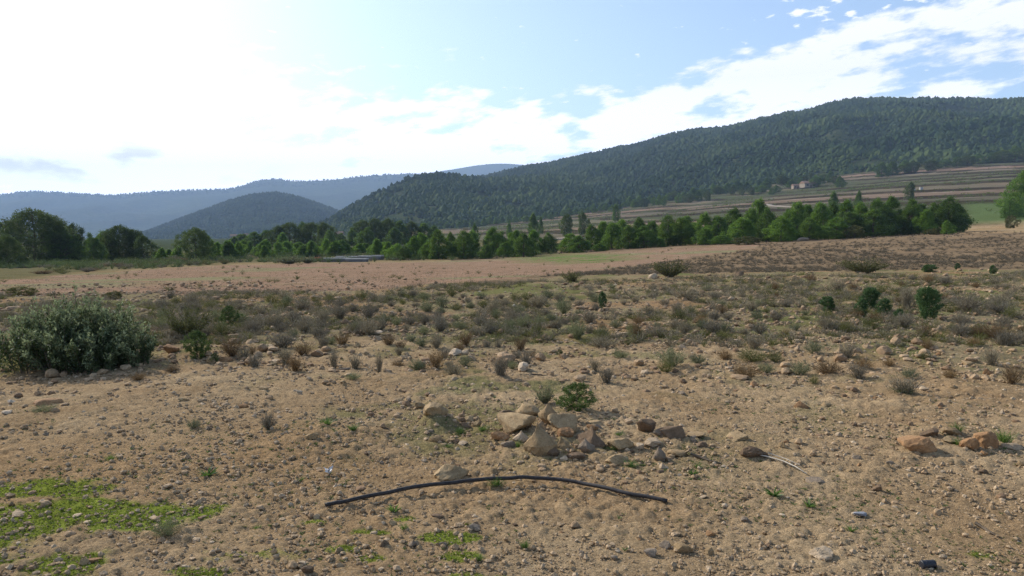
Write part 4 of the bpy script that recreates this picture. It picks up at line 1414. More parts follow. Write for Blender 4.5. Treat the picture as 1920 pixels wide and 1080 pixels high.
SH = [
    (DRYUP, 938, 712, 36, 48, 'tall upright grey tuft on bare soil left of the rock heap'), (DRY, 848, 708, 44, 30, 'grey-brown cushion shrub left of the tall upright tuft'),
    (DRY, 818, 656, 28, 34, 'rounded grey shrub at the lower edge of the scrub, left of centre'), (BROWN, 728, 650, 32, 26, 'dark brown shrub next to a pale stone at the lower edge of scrub'),
    (SAGE, 1083, 640, 42, 46, 'largest grey-green round shrub in the central scrub'), (DRYUP, 1116, 700, 28, 28, 'small spiky grey shrub right of the tiny vivid cushion'),
    (SAGE, 1262, 692, 70, 40, 'wide grey-green shrub on bare soil right of centre'), (SAGE, 1310, 686, 34, 24, 'smaller grey-green shrub touching the wide one'),
    (BROWN, 1405, 713, 62, 34, 'low brown dead shrub right of the wide grey-green one'), (SAGE, 1440, 702, 36, 22, 'small sage shrub behind the brown dead shrub'),
    (DRY, 1428, 630, 36, 30, 'dark domed dry shrub on the bench below the crest'), (DRY, 1340, 628, 42, 32, 'pale grey domed shrub between scrub and bench'),
    (OLIVE, 1415, 682, 70, 28, 'flat olive shrub in the stones right of centre'), (BROWN, 1558, 706, 64, 30, 'spreading brown shrub with a dark shaded side on stony soil at right'),
    (DRYUP, 625, 692, 22, 40, 'thin dry upright stalks in the stones left of the cushion shrub'), (DRYUP, 605, 658, 28, 34, 'dry straw-like tuft at left of the scrub edge'),
    (BROWN, 430, 672, 54, 42, 'brown twiggy shrub beside the green bush mound'), (DRY, 525, 655, 60, 36, 'greyish dry shrub among pale stones at left'), (BROWN, 565, 668, 44, 26, 'low brown shrub below the greyish one among pale stones'),
    (DRY, 500, 808, 38, 36, 'dark wiry shrub alone in the left foreground soil'), (SAGE, 360, 806, 34, 20, 'small grey-green tuft left of the dark wiry shrub'), (SAGE, 75, 778, 46, 18, 'flat grey-green plant beside a reddish slab at far left'),
    (DRYUP, 1700, 742, 60, 36, 'dry straw-coloured stalks over green sprouts at right'), (DRY, 1822, 588, 62, 40, 'wide greyish dry shrub right of the largest juniper'), (DRYUP, 1703, 582, 28, 46, 'upright grey-brown shrub between junipers'),
    (DRY, 1885, 590, 50, 24, 'greyish dry shrub cut off near the right edge'), (DRY, 1575, 548, 34, 26, 'brown-grey rounded shrub on the bench below the crest, right side'), (DRY, 1290, 565, 60, 26, 'long purple-grey shrub patch on the bench'),
    (DRYUP, 1270, 590, 26, 26, 'dark grey shrub below the long purple-grey one'), (BROWN, 1455, 545, 20, 18, 'small dark shrub in the middle of the bench'), (DRY, 925, 590, 26, 30, 'dark grey shrub in the left half of the central scrub'),
    (DRY, 960, 600, 30, 20, 'pale tuft right of the dark grey scrub shrub'), (DRY, 1010, 580, 44, 30, 'twin-topped grey shrub in the central scrub'), (SAGE, 1058, 590, 34, 34, 'green-grey shrub right of the twin-topped shrub'),
    (SAGE, 1190, 640, 40, 30, 'pale leafy sage shrub near pale flat stones'), (BROWN, 1195, 640, 28, 40, 'reddish dry upright shrub near pale flat stones'), (DRY, 690, 600, 30, 30, 'grey shrub at the left part of the scrub belt'),
    (DRY, 773, 560, 24, 20, 'dark tuft near the field edge, centre left'), (DRY, 700, 567, 18, 18, 'compact dark tuft left of the one near the field edge'), (SAGE, 1165, 675, 34, 20, 'thin grey-green plant in bare soil, centre right'),
    (BROWN, 1880, 640, 70, 36, 'olive-brown shrub mass at the right edge below the bench'), (OLIVE, 1640, 620, 56, 26, 'flat olive-brown shrub below the juniper cluster'), (OLIVE, 1590, 625, 30, 24, 'green plant left of the flat olive-brown shrub'),
    (DRYUP, 710, 700, 18, 40, 'single dry stalk tuft amid white pebbles'), (SAGE, 660, 715, 34, 16, 'low sage plant amid white pebbles'), (BROWN, 745, 690, 30, 16, 'little dark shrub amid reddish stones'), (BROWN, 860, 660, 26, 18, 'small reddish shrub right of the rounded grey one'),
    (DRY, 1130, 655, 60, 24, 'low brownish scrub strip below the largest grey-green shrub'), (BROWN, 320, 700, 30, 16, 'small dead shrub in the soil right of the largest bush'), (BROWN, 255, 715, 34, 16, 'dark low dead shrub at the corner of the bush shadow'),
]
for pool, px, py, w, h, lab in SH:
    one_mesh('dry_shrub' if pool in (DRY, DRYUP, BROWN, BROWNUP) else 'low_shrub', pool[int(rng.integers(len(pool)))], px, py, w, h, lab, 'shrub')

# ---- scrub of the belt and bench, one object each
r_ = np.random.default_rng(404)
taken = [(a[1], a[2]) for a in SH]
ZONES = [  # px range, py range, count, w px, aspect, pools, place words
    ((300, 720), (560, 640), 62, (24, 44), (DRY, DRY, SAGE, OLIVE), 'in the left half of the scrub belt before the field'),
    ((720, 1120), (556, 632), 66, (20, 40), (DRY, DRY, SAGE, SAGE, OLIVE), 'in the middle of the scrub belt'),
    ((1120, 1520), (538, 640), 56, (18, 38), (DRY, DRY, BROWN, SAGE, OLIVE), 'on the stony bench below the crest'),
    ((1520, 1940), (525, 640), 44, (20, 42), (DRY, DRY, BROWN, OLIVE), 'on the bench around the junipers'),
    ((440, 1000), (642, 700), 26, (16, 30), (BROWNUP, DRYUP, DRYTUSS, SAGE), 'in the bare stones below the scrub belt'),
    ((1120, 1920), (650, 730), 22, (16, 34), (BROWN, DRYUP, SAGE, OLIVE), 'in the stony ground at right below the bench'),
]
LOOK = {id(DRY): 'grey twiggy', id(DRYUP): 'upright dry', id(BROWN): 'brown twiggy', id(BROWNUP): 'sparse brown', id(SAGE): 'grey-green', id(OLIVE): 'olive green', id(DRYTUSS): 'straw-like'}
for (x0, x1), (y0, y1), cnt, (w0, w1), pools, words in ZONES:
    k = 0
    while k < cnt:
        px, py = r_.uniform(x0, x1), y0 + (y1 - y0) * r_.random()
        if any(abs(px - a) < 20 and abs(py - b) < 9 for a, b in taken): continue
        taken.append((px, py)); k += 1
        pool = pools[int(r_.integers(len(pools)))]
        f = 0.62 + .55 * (py - 540) / 110
        w = r_.uniform(w0, w1) * f
        h = w * (r_.uniform(.55, .85) if pool not in (DRYUP, BROWNUP, DRYTUSS) else r_.uniform(.65, 1.0))
        sz = 'smaller' if w < (w0 + w1) / 2 * f else 'larger'
        lab = '%s %s shrub scattered %s' % (sz, LOOK[id(pool)], words)
        one_mesh('dry_shrub' if pool in (DRY, DRYUP, BROWN, BROWNUP, DRYTUSS) else 'low_shrub', pool[int(r_.integers(len(pool)))], px, py, w, h, lab, 'shrub', '%s %s shrubs %s' % (sz, LOOK[id(pool)], words))
# dark bushes along the far edge of the field at left
FB = []
for k in range(30):
    px = 60 + 370 * (k + r_.random()) / 30
    py = float(line_y(px, FIELD_FAR)) - r_.uniform(1, 16)
    FB.append((px, py))
for k, (px, py) in enumerate(sorted(FB)):
    pool = (BROWN, OLIVE, DRY)[int(r_.integers(3))]
    one_mesh('low_shrub', pool[int(r_.integers(4))], px, py, r_.uniform(16, 36), r_.uniform(7, 12), 'dark low bush, %s from the left along the far field edge' % ORD[k + 1], 'bush', 'bushes along the far field edge')


# ------------------------------------------------------------------ merged scatter helper
def scatter(name, templates, P, S, H, r, mat, cos=None):
    """templates: list of (V, F(list), tone); one mesh of many tiny plants or crumbs"""
    n = len(P)
    kind = r.integers(0, len(templates), n)
    Vs, T, off = [], [], 0
    by = {}
    for k, (V, F, tone) in enumerate(templates):
        idx = np.where(kind == k)[0]
        m = len(idx)
        if not m: continue
        an = r.random(m) * 2 * PI
        c, s = np.cos(an)[:, None], np.sin(an)[:, None]
        x = (V[None, :, 0] * c - V[None, :, 1] * s) * S[idx][:, None]
        y = (V[None, :, 0] * s + V[None, :, 1] * c) * S[idx][:, None]
        z = V[None, :, 2] * H[idx][:, None]
        W = np.stack([x, y, z], -1) + P[idx][:, None]
        Vs.append(W.reshape(-1, 3))
        sh = r.normal(0, .18, m)
        T.append(np.clip(tone[None] + sh[:, None], 0, 1).ravel())
        for f in (F if isinstance(F, list) else [F]):
            by.setdefault(f.shape[1], []).append((f[None] + (np.arange(m) * len(V))[:, None, None] + off).reshape(-1, f.shape[1]))
        off += m * len(V)
    me = mesh_np(name, np.concatenate(Vs), [np.concatenate(v) for v in by.values()], mat, np.concatenate(T))
    return tag(link(name, me), kind='stuff')


def lite_dome(r, n=26):
    V, F, t = twig_dome(r, n=n, upright=.1, leafy=.9, w=.035)
    return V, F, t


LITE = [lite_dome(np.random.default_rng(500 + i)) for i in range(6)]
LITE_T = [tussock(np.random.default_rng(520 + i), 14, .8, .07) for i in range(5)]
LITE_R = [rosette(np.random.default_rng(540 + i), 9, 1.1, .2) for i in range(5)]


def rand_ground(n, r, y0, y1, pw=1.0, umin=-.78, umax=.78):
    """points over the wedge of land in view, denser near"""
    y = (y0 ** pw + (y1 ** pw - y0 ** pw) * r.random(n)) ** (1 / pw)
    x = r.uniform(umin, umax, n) * y
    return x, y


# clods and seedlings on the ploughed field
r_ = np.random.default_rng(611)
x, y = rand_ground(22000, r_, 18, 92, 1.0, -.8, .3)
z = ground(x, y); px, py = proj(x, y, z)
ok = (py < line_y(px, FIELD_NEAR)) & (py > line_y(px, FIELD_FAR)) & (fbm(x / 5, y / 2, 3, 71) > .40)
P = np.stack([x, y, z], 1)[ok]
FIELD_P = P
h1 = min(110, len(P) // 9)
scatter('weeds', LITE, P[:h1], r_.uniform(.15, .5, h1), r_.uniform(.06, .22, h1), r_, M_OLIVE)

# grey heath on the slope above the crest
r_ = np.random.default_rng(606)
x, y = rand_ground(14000, r_, 29, 88, 1.3, -.05, .8)
z = ground(x, y); px, py = proj(x, y, z)
ok = (py < line_y(px, BENCH) - 1) & ~((py < line_y(px, FIELD_NEAR) + 2) & (px < 1420)) & (fbm(x / 5, y / 3, 3, 7) * .5 + .25 + r_.normal(0, .10, len(x)) > .47)
edge_open = (py < line_y(px, [(1000, 470), (1240, 475), (1560, 456), (1860, 440)]) + 6) & (r_.random(len(x)) < .7)
ok &= ~edge_open
P = np.stack([x, y, z], 1)[ok][:5200]
scatter('heath', LITE, P, r_.uniform(.2, .55, len(P)), r_.uniform(.07, .19, len(P)), r_, M_HEATH)
# undergrowth filling the scrub belt
x, y = rand_ground(9000, r_, 10, 26, 1.2)
z = ground(x, y); px, py = proj(x, y, z)
ok = (py > line_y(px, FIELD_NEAR) + 2) & (py < line_y(px, [(0, 690), (300, 650), (900, 640), (1300, 655), (1920, 650)])) & (fbm(x / 1.6, y / 1.6, 3, 17) > .49)
P = np.stack([x, y, z], 1)[ok]
h1 = len(P) // 2
scatter('undergrowth', LITE, P[:h1], r_.uniform(.12, .38, h1), r_.uniform(.07, .2, h1), r_, M_DRY)
P = P[h1:]
scatter('undergrowth', LITE, P, r_.uniform(.12, .36, len(P)), r_.uniform(.05, .15, len(P)), r_, M_OLIVE)
# sprouting weeds in the soil
x, y = rand_ground(16000, r_, 2.8, 14, .8)
ok = (fbm(x / .7, y / .7, 3, 27) * .6 + fbm(x / 2.6, y / 2.6, 2, 29) * .4 > .53)
x, y = x[ok], y[ok]
for bx, by, rx, ry, cnt in [(1400, 935, .55, .30, 300), (1240, 868, .35, .18, 160), (620, 812, .5, .3, 160), (860, 815, .25, .2, 90), (1000, 845, .3, .12, 60), (1810, 825, .5, .25, 160), (1550, 960, .4, .2, 120)]:
    h = hit(bx, by)
    x = np.concatenate([x, r_.normal(h[0], rx, cnt)]); y = np.concatenate([y, r_.normal(h[1], ry, cnt)])
P = np.stack([x, y, ground(x, y) + .005], 1)
s = np.minimum(.016 * (1 - r_.random(len(P))) ** -.35, .034) * (.75 + .10 * y)
scatter('weeds', LITE_R + LITE_R + LITE_T, P, s, s * r_.uniform(.15, .5, len(P)), r_, M_WEED)
# the moss cushions themselves
x, y = rand_ground(60000, r_, 3.0, 6.2, 1.0)
mm = moss_mask(x, y)
ok = mm > .25 + .5 * r_.random(len(x))
P = np.stack([x, y, ground(x, y) + .006], 1)[ok][:9000]
s = r_.uniform(.010, .024, len(P))
scatter('moss', LITE_R, P, s, s * r_.uniform(.2, .6, len(P)), r_, M_MOSS)
# weeds along the far verge
x, y = rand_ground(5000, r_, 60, 135, 1.0, -.7, .12)
z = ground(x, y); px, py = proj(x, y, z)
ok = (py < line_y(px, FIELD_FAR) - 1) & (fbm(x / 6, y / 6, 3, 119) + r_.normal(0, .05, len(x)) > .47)
P = np.stack([x, y, z], 1)[ok]
h1 = len(P) * 2 // 3
scatter('verge_weeds', LITE, P[:h1], r_.uniform(.5, 1.6, h1), r_.uniform(.2, .8, h1), r_, M_VERGE)
scatter('verge_weeds', LITE, P[h1:], r_.uniform(.4, 1.2, len(P) - h1), r_.uniform(.15, .5, len(P) - h1), r_, M_DRY)
# bushes and rough grass on terrace banks
x, y = rand_ground(26000, r_, 130, 560, 1.2, -.1, .8)
zb = ground_base(x, y)
tw = terr_weight(x, y, zb)
wob = (fbm(x / 60, y / 60, 3, 77) - 0.5) * 4.5
q = (zb + wob) / STEP; f = q - np.floor(q)
ok = (tw > .5) & (((f > .74) & (r_.random(len(x)) < .45)) | (fbm(x / 55, y / 30, 3, 117) > .72))
P = np.stack([x, y, ground(x, y)], 1)[ok]
scatter('bank_scrub', LITE, P, r_.uniform(.5, 1.7, len(P)), r_.uniform(.25, .8, len(P)), r_, M_VERGE)


# ------------------------------------------------------------------ stones
ROCKS = {}


def rock_mesh(sub, shape, i, colour):
    key = (sub, shape, i, colour)
    if key not in ROCKS:
        V, F = rock_verts(np.random.default_rng(7000 + i * 13 + len(shape) * 101), sub, shape)
        ROCKS[key] = mesh_np('stone', V, F, STONE[colour], smooth=True)
        ROCKS[key].set_sharp_from_angle(angle=math.radians(24))
    return ROCKS[key]


def rock(name, px, py, wpx, hpx, shape, colour, label, group=None, sub=4, tilt=.12, lift=0.0, cat='rock', sink=.22):
    p, w, h = px_size(px, py, wpx, hpx)
    dep = w * random.uniform(.7, .95)
    hh = h / (1 - sink * .5)
    x, y = p[0], p[1] + dep * .38
    o = link(name, rock_mesh(sub, shape, random.randrange(40), colour), None, (x, y, float(ground(x, y)) + hh * (.5 - sink) + lift))
    o.scale = (w, dep, hh)
    o.rotation_euler = (random.uniform(-tilt, tilt), random.uniform(-tilt, tilt), random.choice([0, PI]) + random.uniform(-.35, .35))
    return tag(o, label, cat, group)


HEAP = [
    (1013, 856, 66, 66, 'pointed', 'tan', 'large pointed boulder at the front of the rock heap'),
    (963, 815, 80, 36, 'blocky', 'tan', 'wide low boulder at the left of the rock heap'),
    (990, 784, 50, 30, 'blocky', 'tan', 'shaded block at the top left of the rock heap'),
    (1027, 797, 40, 44, 'pointed', 'tan', 'upright block standing on top of the rock heap'),
    (1056, 814, 60, 36, 'blocky', 'tan', 'broad rock behind the pointed boulder in the heap'),
    (1061, 825, 34, 22, 'round', 'ochre', 'small rounded rock in the centre of the rock heap'),
    (1054, 847, 32, 32, 'pointed', 'tan', 'medium rock wedged right of the pointed boulder'),
    (1038, 858, 22, 19, 'blocky', 'brown', 'small dark rock at the foot of the pointed boulder'),
    (976, 830, 30, 23, 'pointed', 'pale', 'pale slanted stone left of the pointed boulder'),
    (939, 828, 38, 18, 'blocky', 'ochre', 'low ochre rock at the left foot of the heap'),
    (953, 841, 28, 13, 'round', 'grey', 'low grey stone below the ochre rock of the heap'),
    (1110, 842, 60, 44, 'pointed', 'brown', 'angular rock with a sharp top at the right of the heap'),
    (1101, 852, 34, 34, 'pointed', 'grey', 'grey upright stone in front of the sharp topped rock'),
    (1166, 846, 52, 26, 'blocky', 'tan', 'flat broad rock at the right end of the heap'),
    (1158, 873, 44, 20, 'blocky', 'tan', 'low rock in grass in front of the flat broad one'),
    (1200, 844, 18, 14, 'round', 'pale', 'small pale stone right of the flat broad rock'),
    (1226, 840, 36, 17, 'flat', 'pale', 'slanted pale slab right of the heap'),
    (1239, 868, 26, 33, 'pointed', 'grey', 'small upright grey rock standing right of the heap'),
    (1214, 812, 38, 30, 'round', 'brown', 'dark rounded rock behind the right end of the heap'),
    (1262, 823, 50, 26, 'blocky', 'brown', 'dark rough rock right of the dark rounded one'),
    (1240, 819, 26, 18, 'blocky', 'grey', 'greyish rock between the two dark rocks'),
    (1308, 823, 38, 12, 'flat', 'tan', 'flat slab right of the two dark rocks'),
    (1317, 839, 22, 11, 'blocky', 'brown', 'small brown stone at the right of the scatter beside the heap'),
    (1272, 858, 40, 14, 'flat', 'tan', 'thin slab lying right of the upright grey rock'),
    (1246, 881, 20, 14, 'pointed', 'pale', 'small pale stone below the upright grey rock'),
    (1078, 793, 36, 17, 'blocky', 'tan', 'rock at the back of the heap below the leafy bush'),
    (1111, 807, 24, 11, 'round', 'ochre', 'ochre stone behind the sharp topped rock'),
    (1116, 798, 32, 10, 'flat', 'tan', 'flat stone behind the ochre one at the back of the heap'),
    (1082, 863, 36, 14, 'blocky', 'brown', 'flat dark rock at the very front of the heap'),
    (1058, 865, 16, 12, 'pointed', 'pale', 'little pale wedge at the front of the heap'),
    (815, 781, 50, 26, 'blocky', 'tan', 'flat topped slab perched on the dark earth mound'),
    (788, 768, 22, 15, 'round', 'tan', 'stone left behind the perched slab'),
    (816, 831, 30, 15, 'round', 'tan', 'rounded stone below the earth mound'),
    (846, 831, 20, 10, 'flat', 'tan', 'flattish stone right of the rounded one below the mound'),
    (868, 836, 20, 10, 'flat', 'pale', 'pale flat stone left of the heap'),
    (845, 906, 70, 34, 'round', 'tan', 'big rounded stone resting behind the black hose'),
    (950, 779, 28, 11, 'blocky', 'brown', 'dark stone at the far left back of the heap'),
    (877, 791, 22, 12, 'round', 'tan', 'stone between the mound and the heap'),
    (875, 804, 20, 13, 'blocky', 'brown', 'brown stone just below the one between mound and heap'),
    (895, 800, 16, 16, 'pointed', 'tan', 'pointed little stone between the mound and the heap'),
    (1728, 852, 66, 33, 'round', 'ochre', 'largest orange-brown rock at the right'),
    (1824, 845, 38, 27, 'round', 'ochre', 'rounded rock, left one of the pair near the right edge'),
    (1858, 842, 42, 34, 'round', 'ochre', 'rounded rock, right one of the pair near the right edge'),
    (1748, 822, 34, 20, 'blocky', 'brown', 'shaded brown rock behind the largest orange-brown one'),
    (1792, 818, 36, 16, 'blocky', 'tan', 'low rock behind the pair near the right edge'),
    (1788, 833, 34, 11, 'flat', 'tan', 'flat stone between the orange-brown rock and the pair'),
    (1905, 846, 44, 15, 'flat', 'pale', 'pale flat slab at the right edge'),
    (1418, 862, 54, 28, 'round', 'brown', 'brown rounded rock at the head of the bleached stalk'),
    (1385, 828, 44, 13, 'flat', 'tan', 'flat slab up left of the brown rounded rock'),
    (1535, 909, 42, 11, 'flat', 'grey', 'thin dark slab beyond the tip of the bleached stalk'),
    (1646, 923, 20, 15, 'blocky', 'brown', 'lone dark stone on the smooth soil at right'),
    (583, 826, 26, 15, 'blocky', 'tan', 'lone tan stone left of the earth mound'),
    (340, 755, 20, 11, 'round', 'tan', 'lone round stone in the left soil below the green bush'),
    (75, 762, 54, 14, 'flat', 'ochre', 'reddish slab beside the flat plant at far left'),
    (453, 766, 22, 9, 'round', 'ochre', 'reddish stone above the dark wiry shrub'),
    (1225, 524, 18, 13, 'round', 'pale', 'pinkish boulder on the crest beside the wispy bush'),
    (1388, 518, 17, 11, 'blocky', 'brown', 'brown boulder on the crest'),
    (1366, 522, 10, 7, 'round', 'pale', 'small pale boulder left of the brown one on the crest'),
    (1505, 768, 26, 17, 'pointed', 'ochre', 'pointed stone in the stony ground at right'),
    (1284, 1038, 38, 20, 'blocky', 'tan', 'tan block in the very front right of centre'),
    (1248, 1030, 24, 14, 'blocky', 'grey', 'grey stone left of the tan front block'),
    (1222, 1046, 26, 16, 'blocky', 'grey', 'grey block left below the tan front block'),
    (1545, 1050, 44, 20, 'blocky', 'pale', 'pale block in the very front at right'),
    (774, 1028, 18, 17, 'pointed', 'grey', 'pointed grey stone on the mossy front soil'),
    (720, 1031, 20, 20, 'blocky', 'brown', 'dark stone on the front soil left of the pointed grey one'),
    (700, 1004, 16, 8, 'flat', 'pale', 'white flake in the front soil below the hose'),
    (889, 997, 26, 14, 'blocky', 'grey', 'purplish stone in front of the middle of the hose'),
    (820, 974, 26, 9, 'round', 'brown', 'brown clod-like stone in front of the hose'),
    (830, 1027, 16, 11, 'blocky', 'grey', 'greyish stone lying on the moss patch in front'),
    (575, 1078, 24, 18, 'round', 'brown', 'brown stone cut by the lower edge'),
    (566, 1060, 18, 7, 'flat', 'pale', 'pale flake near the lower edge, left of centre'),
    (695, 1066, 18, 8, 'flat', 'ochre', 'reddish flake near the lower edge'),
    (677, 938, 26, 9, 'flat', 'tan', 'small slab touching the left part of the hose'),
    (172, 1056, 30, 9, 'flat', 'ochre', 'reddish flat stone at the lower left'),
    (140, 972, 20, 7, 'flat', 'pale', 'white flat stone on the moss, left of two'),
    (163, 983, 17, 7, 'flat', 'pale', 'white flat stone on the moss, right of two'),
    (195, 1003, 10, 6, 'flat', 'pale', 'small white pebble at the edge of the moss'),
    (25, 970, 26, 8, 'flat', 'pale', 'pale flat stone at the left edge on moss'),
    (516, 1018, 10, 9, 'blocky', 'pale', 'bright white pebble on the front left soil'),
    (345, 1066, 14, 7, 'flat', 'pale', 'white flake near the lower edge at left'),
    (548, 1060, 18, 10, 'flat', 'tan', 'light tan flake left of the pale one near the lower edge'),
    (395, 682, 22, 14, 'blocky', 'tan', 'stone under the tiny bluish plant on the mound'),
    (420, 680, 26, 12, 'blocky', 'ochre', 'reddish stone at the right foot of the green bush mound'),
    (320, 664, 30, 18, 'blocky', 'ochre', 'orange rock at the left foot of the green bush mound'),
    (515, 682, 22, 10, 'flat', 'pale', 'pale slab among stones below the greyish dry shrub'),
    (496, 655, 32, 9, 'flat', 'pale', 'long pale slab left of the greyish dry shrub'),
    (645, 696, 22, 8, 'flat', 'grey', 'flat grey stone by the thin dry stalks'),
    (706, 638, 20, 10, 'blocky', 'pale', 'pale stone left of the dark brown shrub'),
    (1165, 632, 30, 10, 'flat', 'pale', 'pale flat stones patch right of the largest grey-green shrub'),
    (1400, 450, 14, 8, 'blocky', 'ochre', 'yellowish boulder below the right-hand pine row'),
    (1507, 452, 22, 8, 'round', 'grey', 'grey boulder below the right-hand pine row'),
]
for a in HEAP:
    px, py, w, h, shp, c, lab = a
    rock('rock' if w > 24 else 'stone', px, py, w, h, shp, c, lab, sub=4 if w > 28 else 3, cat='rock' if w > 24 else 'stone')

# loose stones one can count, by ground they lie on
r_ = np.random.default_rng(808)
SHP = ['blocky', 'flat', 'round', 'pointed']
CLR = ['tan', 'tan', 'pale', 'ochre', 'grey', 'brown', 'tan']
CN = {'tan': 'tan', 'pale': 'pale', 'ochre': 'orange-brown', 'grey': 'grey', 'brown': 'dark brown'}
SN = {'blocky': 'angular', 'flat': 'flat', 'round': 'rounded', 'pointed': 'pointed'}
AREAS = [((880, 1340), (800, 890), 34, (8, 20), 'in the scatter round the rock heap'), ((620, 880), (770, 880), 22, (8, 17), 'near the earth mound left of the heap'),
         ((1340, 1700), (740, 890), 30, (9, 22), 'in the stony ground right of the heap'), ((1680, 1920), (760, 900), 16, (9, 22), 'round the orange-brown rocks at right'),
         ((700, 1240), (940, 1078), 26, (8, 18), 'on the soil in front of the hose'), ((1240, 1560), (930, 1078), 24, (9, 22), 'in the front gravel right of the hose'),
         ((1560, 1920), (900, 1078), 12, (8, 18), 'on the smooth soil at the lower right'), ((20, 600), (880, 1078), 26, (8, 18), 'on the mossy soil at the lower left'),
         ((60, 620), (720, 870), 24, (8, 18), 'on the soil below the largest bush'), ((430, 1000), (650, 760), 40, (8, 20), 'in the reddish stones behind the mound'), ((1130, 1920), (640, 750), 46, (8, 22), 'in the stony ground below the bench')]
for (x0, x1), (y0, y1), cnt, (w0, w1), words in AREAS:
    for k in range(cnt):
        px, py = r_.uniform(x0, x1), r_.uniform(y0, y1)
        shp, c = SHP[int(r_.integers(4))], CLR[int(r_.integers(7))]
        w = w0 + (w1 - w0) * r_.random() ** 3
        h = w * {'blocky': .6, 'flat': .35, 'round': .6, 'pointed': .8}[shp] * r_.uniform(.8, 1.15)
        rock('stone', px, py, w, h, shp, c, '%s %s stone lying loose %s' % (SN[shp], CN[c], words), '%s %s stones %s' % (SN[shp], CN[c], words), sub=3, tilt=.3, cat='stone')

# gravel: too many to count
def grav_template(i):
    r = np.random.default_rng(8800 + i)
    V, F = rock_verts(r, 2, SHP[i % 4])
    V[:, 2] += .28
    return V, F, np.full(len(V), .5)


GT = [grav_template(i) for i in range(10)]


def mat_gravel(nm, stops):
    m, n, l = new_mat(nm)
    out = N(n, 'ShaderNodeOutputMaterial')
    b = N(n, 'ShaderNodeBsdfPrincipled')
    b.inputs['Roughness'].default_value = .92; b.inputs['Specular IOR Level'].default_value = .12
    att = N(n, 'ShaderNodeAttribute', attribute_name='tone')
    c = ramp(n, l, att.outputs['Fac'], stops)
    geo = N(n, 'ShaderNodeNewGeometry')
    f = noise(n, l, 55, 4, .6, geo.outputs['Position'])
    c = mix_rgb(n, l, 1.0, c, ramp(n, l, f, [(.3, grey(.75)), (.7, grey(1.22))]), 'MULTIPLY')
    l.new(c, b.inputs['Base Color'])
    bp = N(n, 'ShaderNodeBump'); bp.inputs['Distance'].default_value = .006
    l.new(f, bp.inputs['Height']); l.new(bp.outputs[0], b.inputs['Normal'])
    l.new(b.outputs[0], out.inputs[0])
    return m


M_GRAVEL = mat_gravel('gravel', [(0.0, (.13, .085, .05)), (.3, (.24, .15, .085)), (.6, (.34, .23, .13)), (.85, (.42, .30, .185)), (1.0, (.58, .47, .34))])
M_CRUMB = mat_gravel('earth_crumbs', [(0.0, (.20, .133, .072)), (.35, (.305, .21, .118)), (.7, (.39, .28, .17)), (1.0, (.48, .37, .245))])
def bare(x, y):
    m = np.zeros_like(x)
    for bx, by, rx, ry in [(1080, 968, .75, .30), (1600, 960, .9, .45), (1800, 1000, .8, .40), (700, 985, .35, .15), (1500, 905, .5, .2)]:
        h = hit(bx, by)
        m = np.maximum(m, np.exp(-((x - h[0]) / rx) ** 2 - ((y - h[1]) / ry) ** 2))
    return m


def crumb_template(i):
    r = np.random.default_rng(8900 + i)
    n, F = ICO[1]
    V = n * r.uniform(.55, 1.1, (len(n), 1)) * .5
    V[:, 2] = V[:, 2] + .2
    return V, F, np.full(len(V), .5)


CT = [crumb_template(i) for i in range(14)]
x, y = rand_ground(26000, r_, 2.5, 26, .35)
dn = fbm(x / .9, y / .9, 3, 37) * .6 + fbm(x / 3, y / 3, 2, 39) * .4
keep = r_.random(len(x)) < (sstep(.36, .62, dn) * .92 + .06) * (1 - .9 * bare(x, y))
x, y = x[keep], y[keep]
s = np.clip(.0075 * (1 - r_.random(len(x))) ** -.50, .007, .045) * (.5 + .15 * np.minimum(y, 14))
P = np.stack([x, y, ground(x, y) + s * .10], 1)
scatter('gravel', GT, P, s * r_.uniform(.8, 1.3, len(s)), s * r_.uniform(.5, .9, len(s)), r_, M_GRAVEL)
P = FIELD_P[300:]
s = r_.uniform(.025, .075, len(P))
scatter('field_clods', CT, P, s, s * .7, r_, M_CRUMB)
# stones littering the scrub and the bench
x, y = rand_ground(9000, r_, 8, 30, 1.0)
dn = fbm(x / 1.6, y / 1.6, 3, 137)
ok = dn + r_.normal(0, .08, len(x)) > .50
x, y = x[ok][:4200], y[ok][:4200]
s = np.clip(.035 * (1 - r_.random(len(x))) ** -.45, .03, .17)
P = np.stack([x, y, ground(x, y) + s * .12], 1)
scatter('gravel', GT, P, s * r_.uniform(.8, 1.3, len(s)), s * r_.uniform(.45, .8, len(s)), r_, M_GRAVEL)
# crumbled earth: small sharp lumps of the soil itself
x, y = rand_ground(190000, r_, 2.4, 24, .3)
dn = fbm(x / .5, y / .5, 3, 47) * .6 + fbm(x / 2, y / 2, 2, 49) * .4
keep = r_.random(len(x)) < (sstep(.30, .60, dn) * .85 + .12) * (1 - .8 * bare(x, y))
x, y = x[keep], y[keep]
s = np.clip(.0070 * (1 - r_.random(len(x))) ** -.42, .006, .034) * (.55 + .14 * np.minimum(y, 16))
P = np.stack([x, y, ground(x, y) + s * .05], 1)
scatter('earth_crumbs', CT, P, s * r_.uniform(.8, 1.4, len(s)), s * r_.uniform(.6, 1.1, len(s)), r_, M_CRUMB)


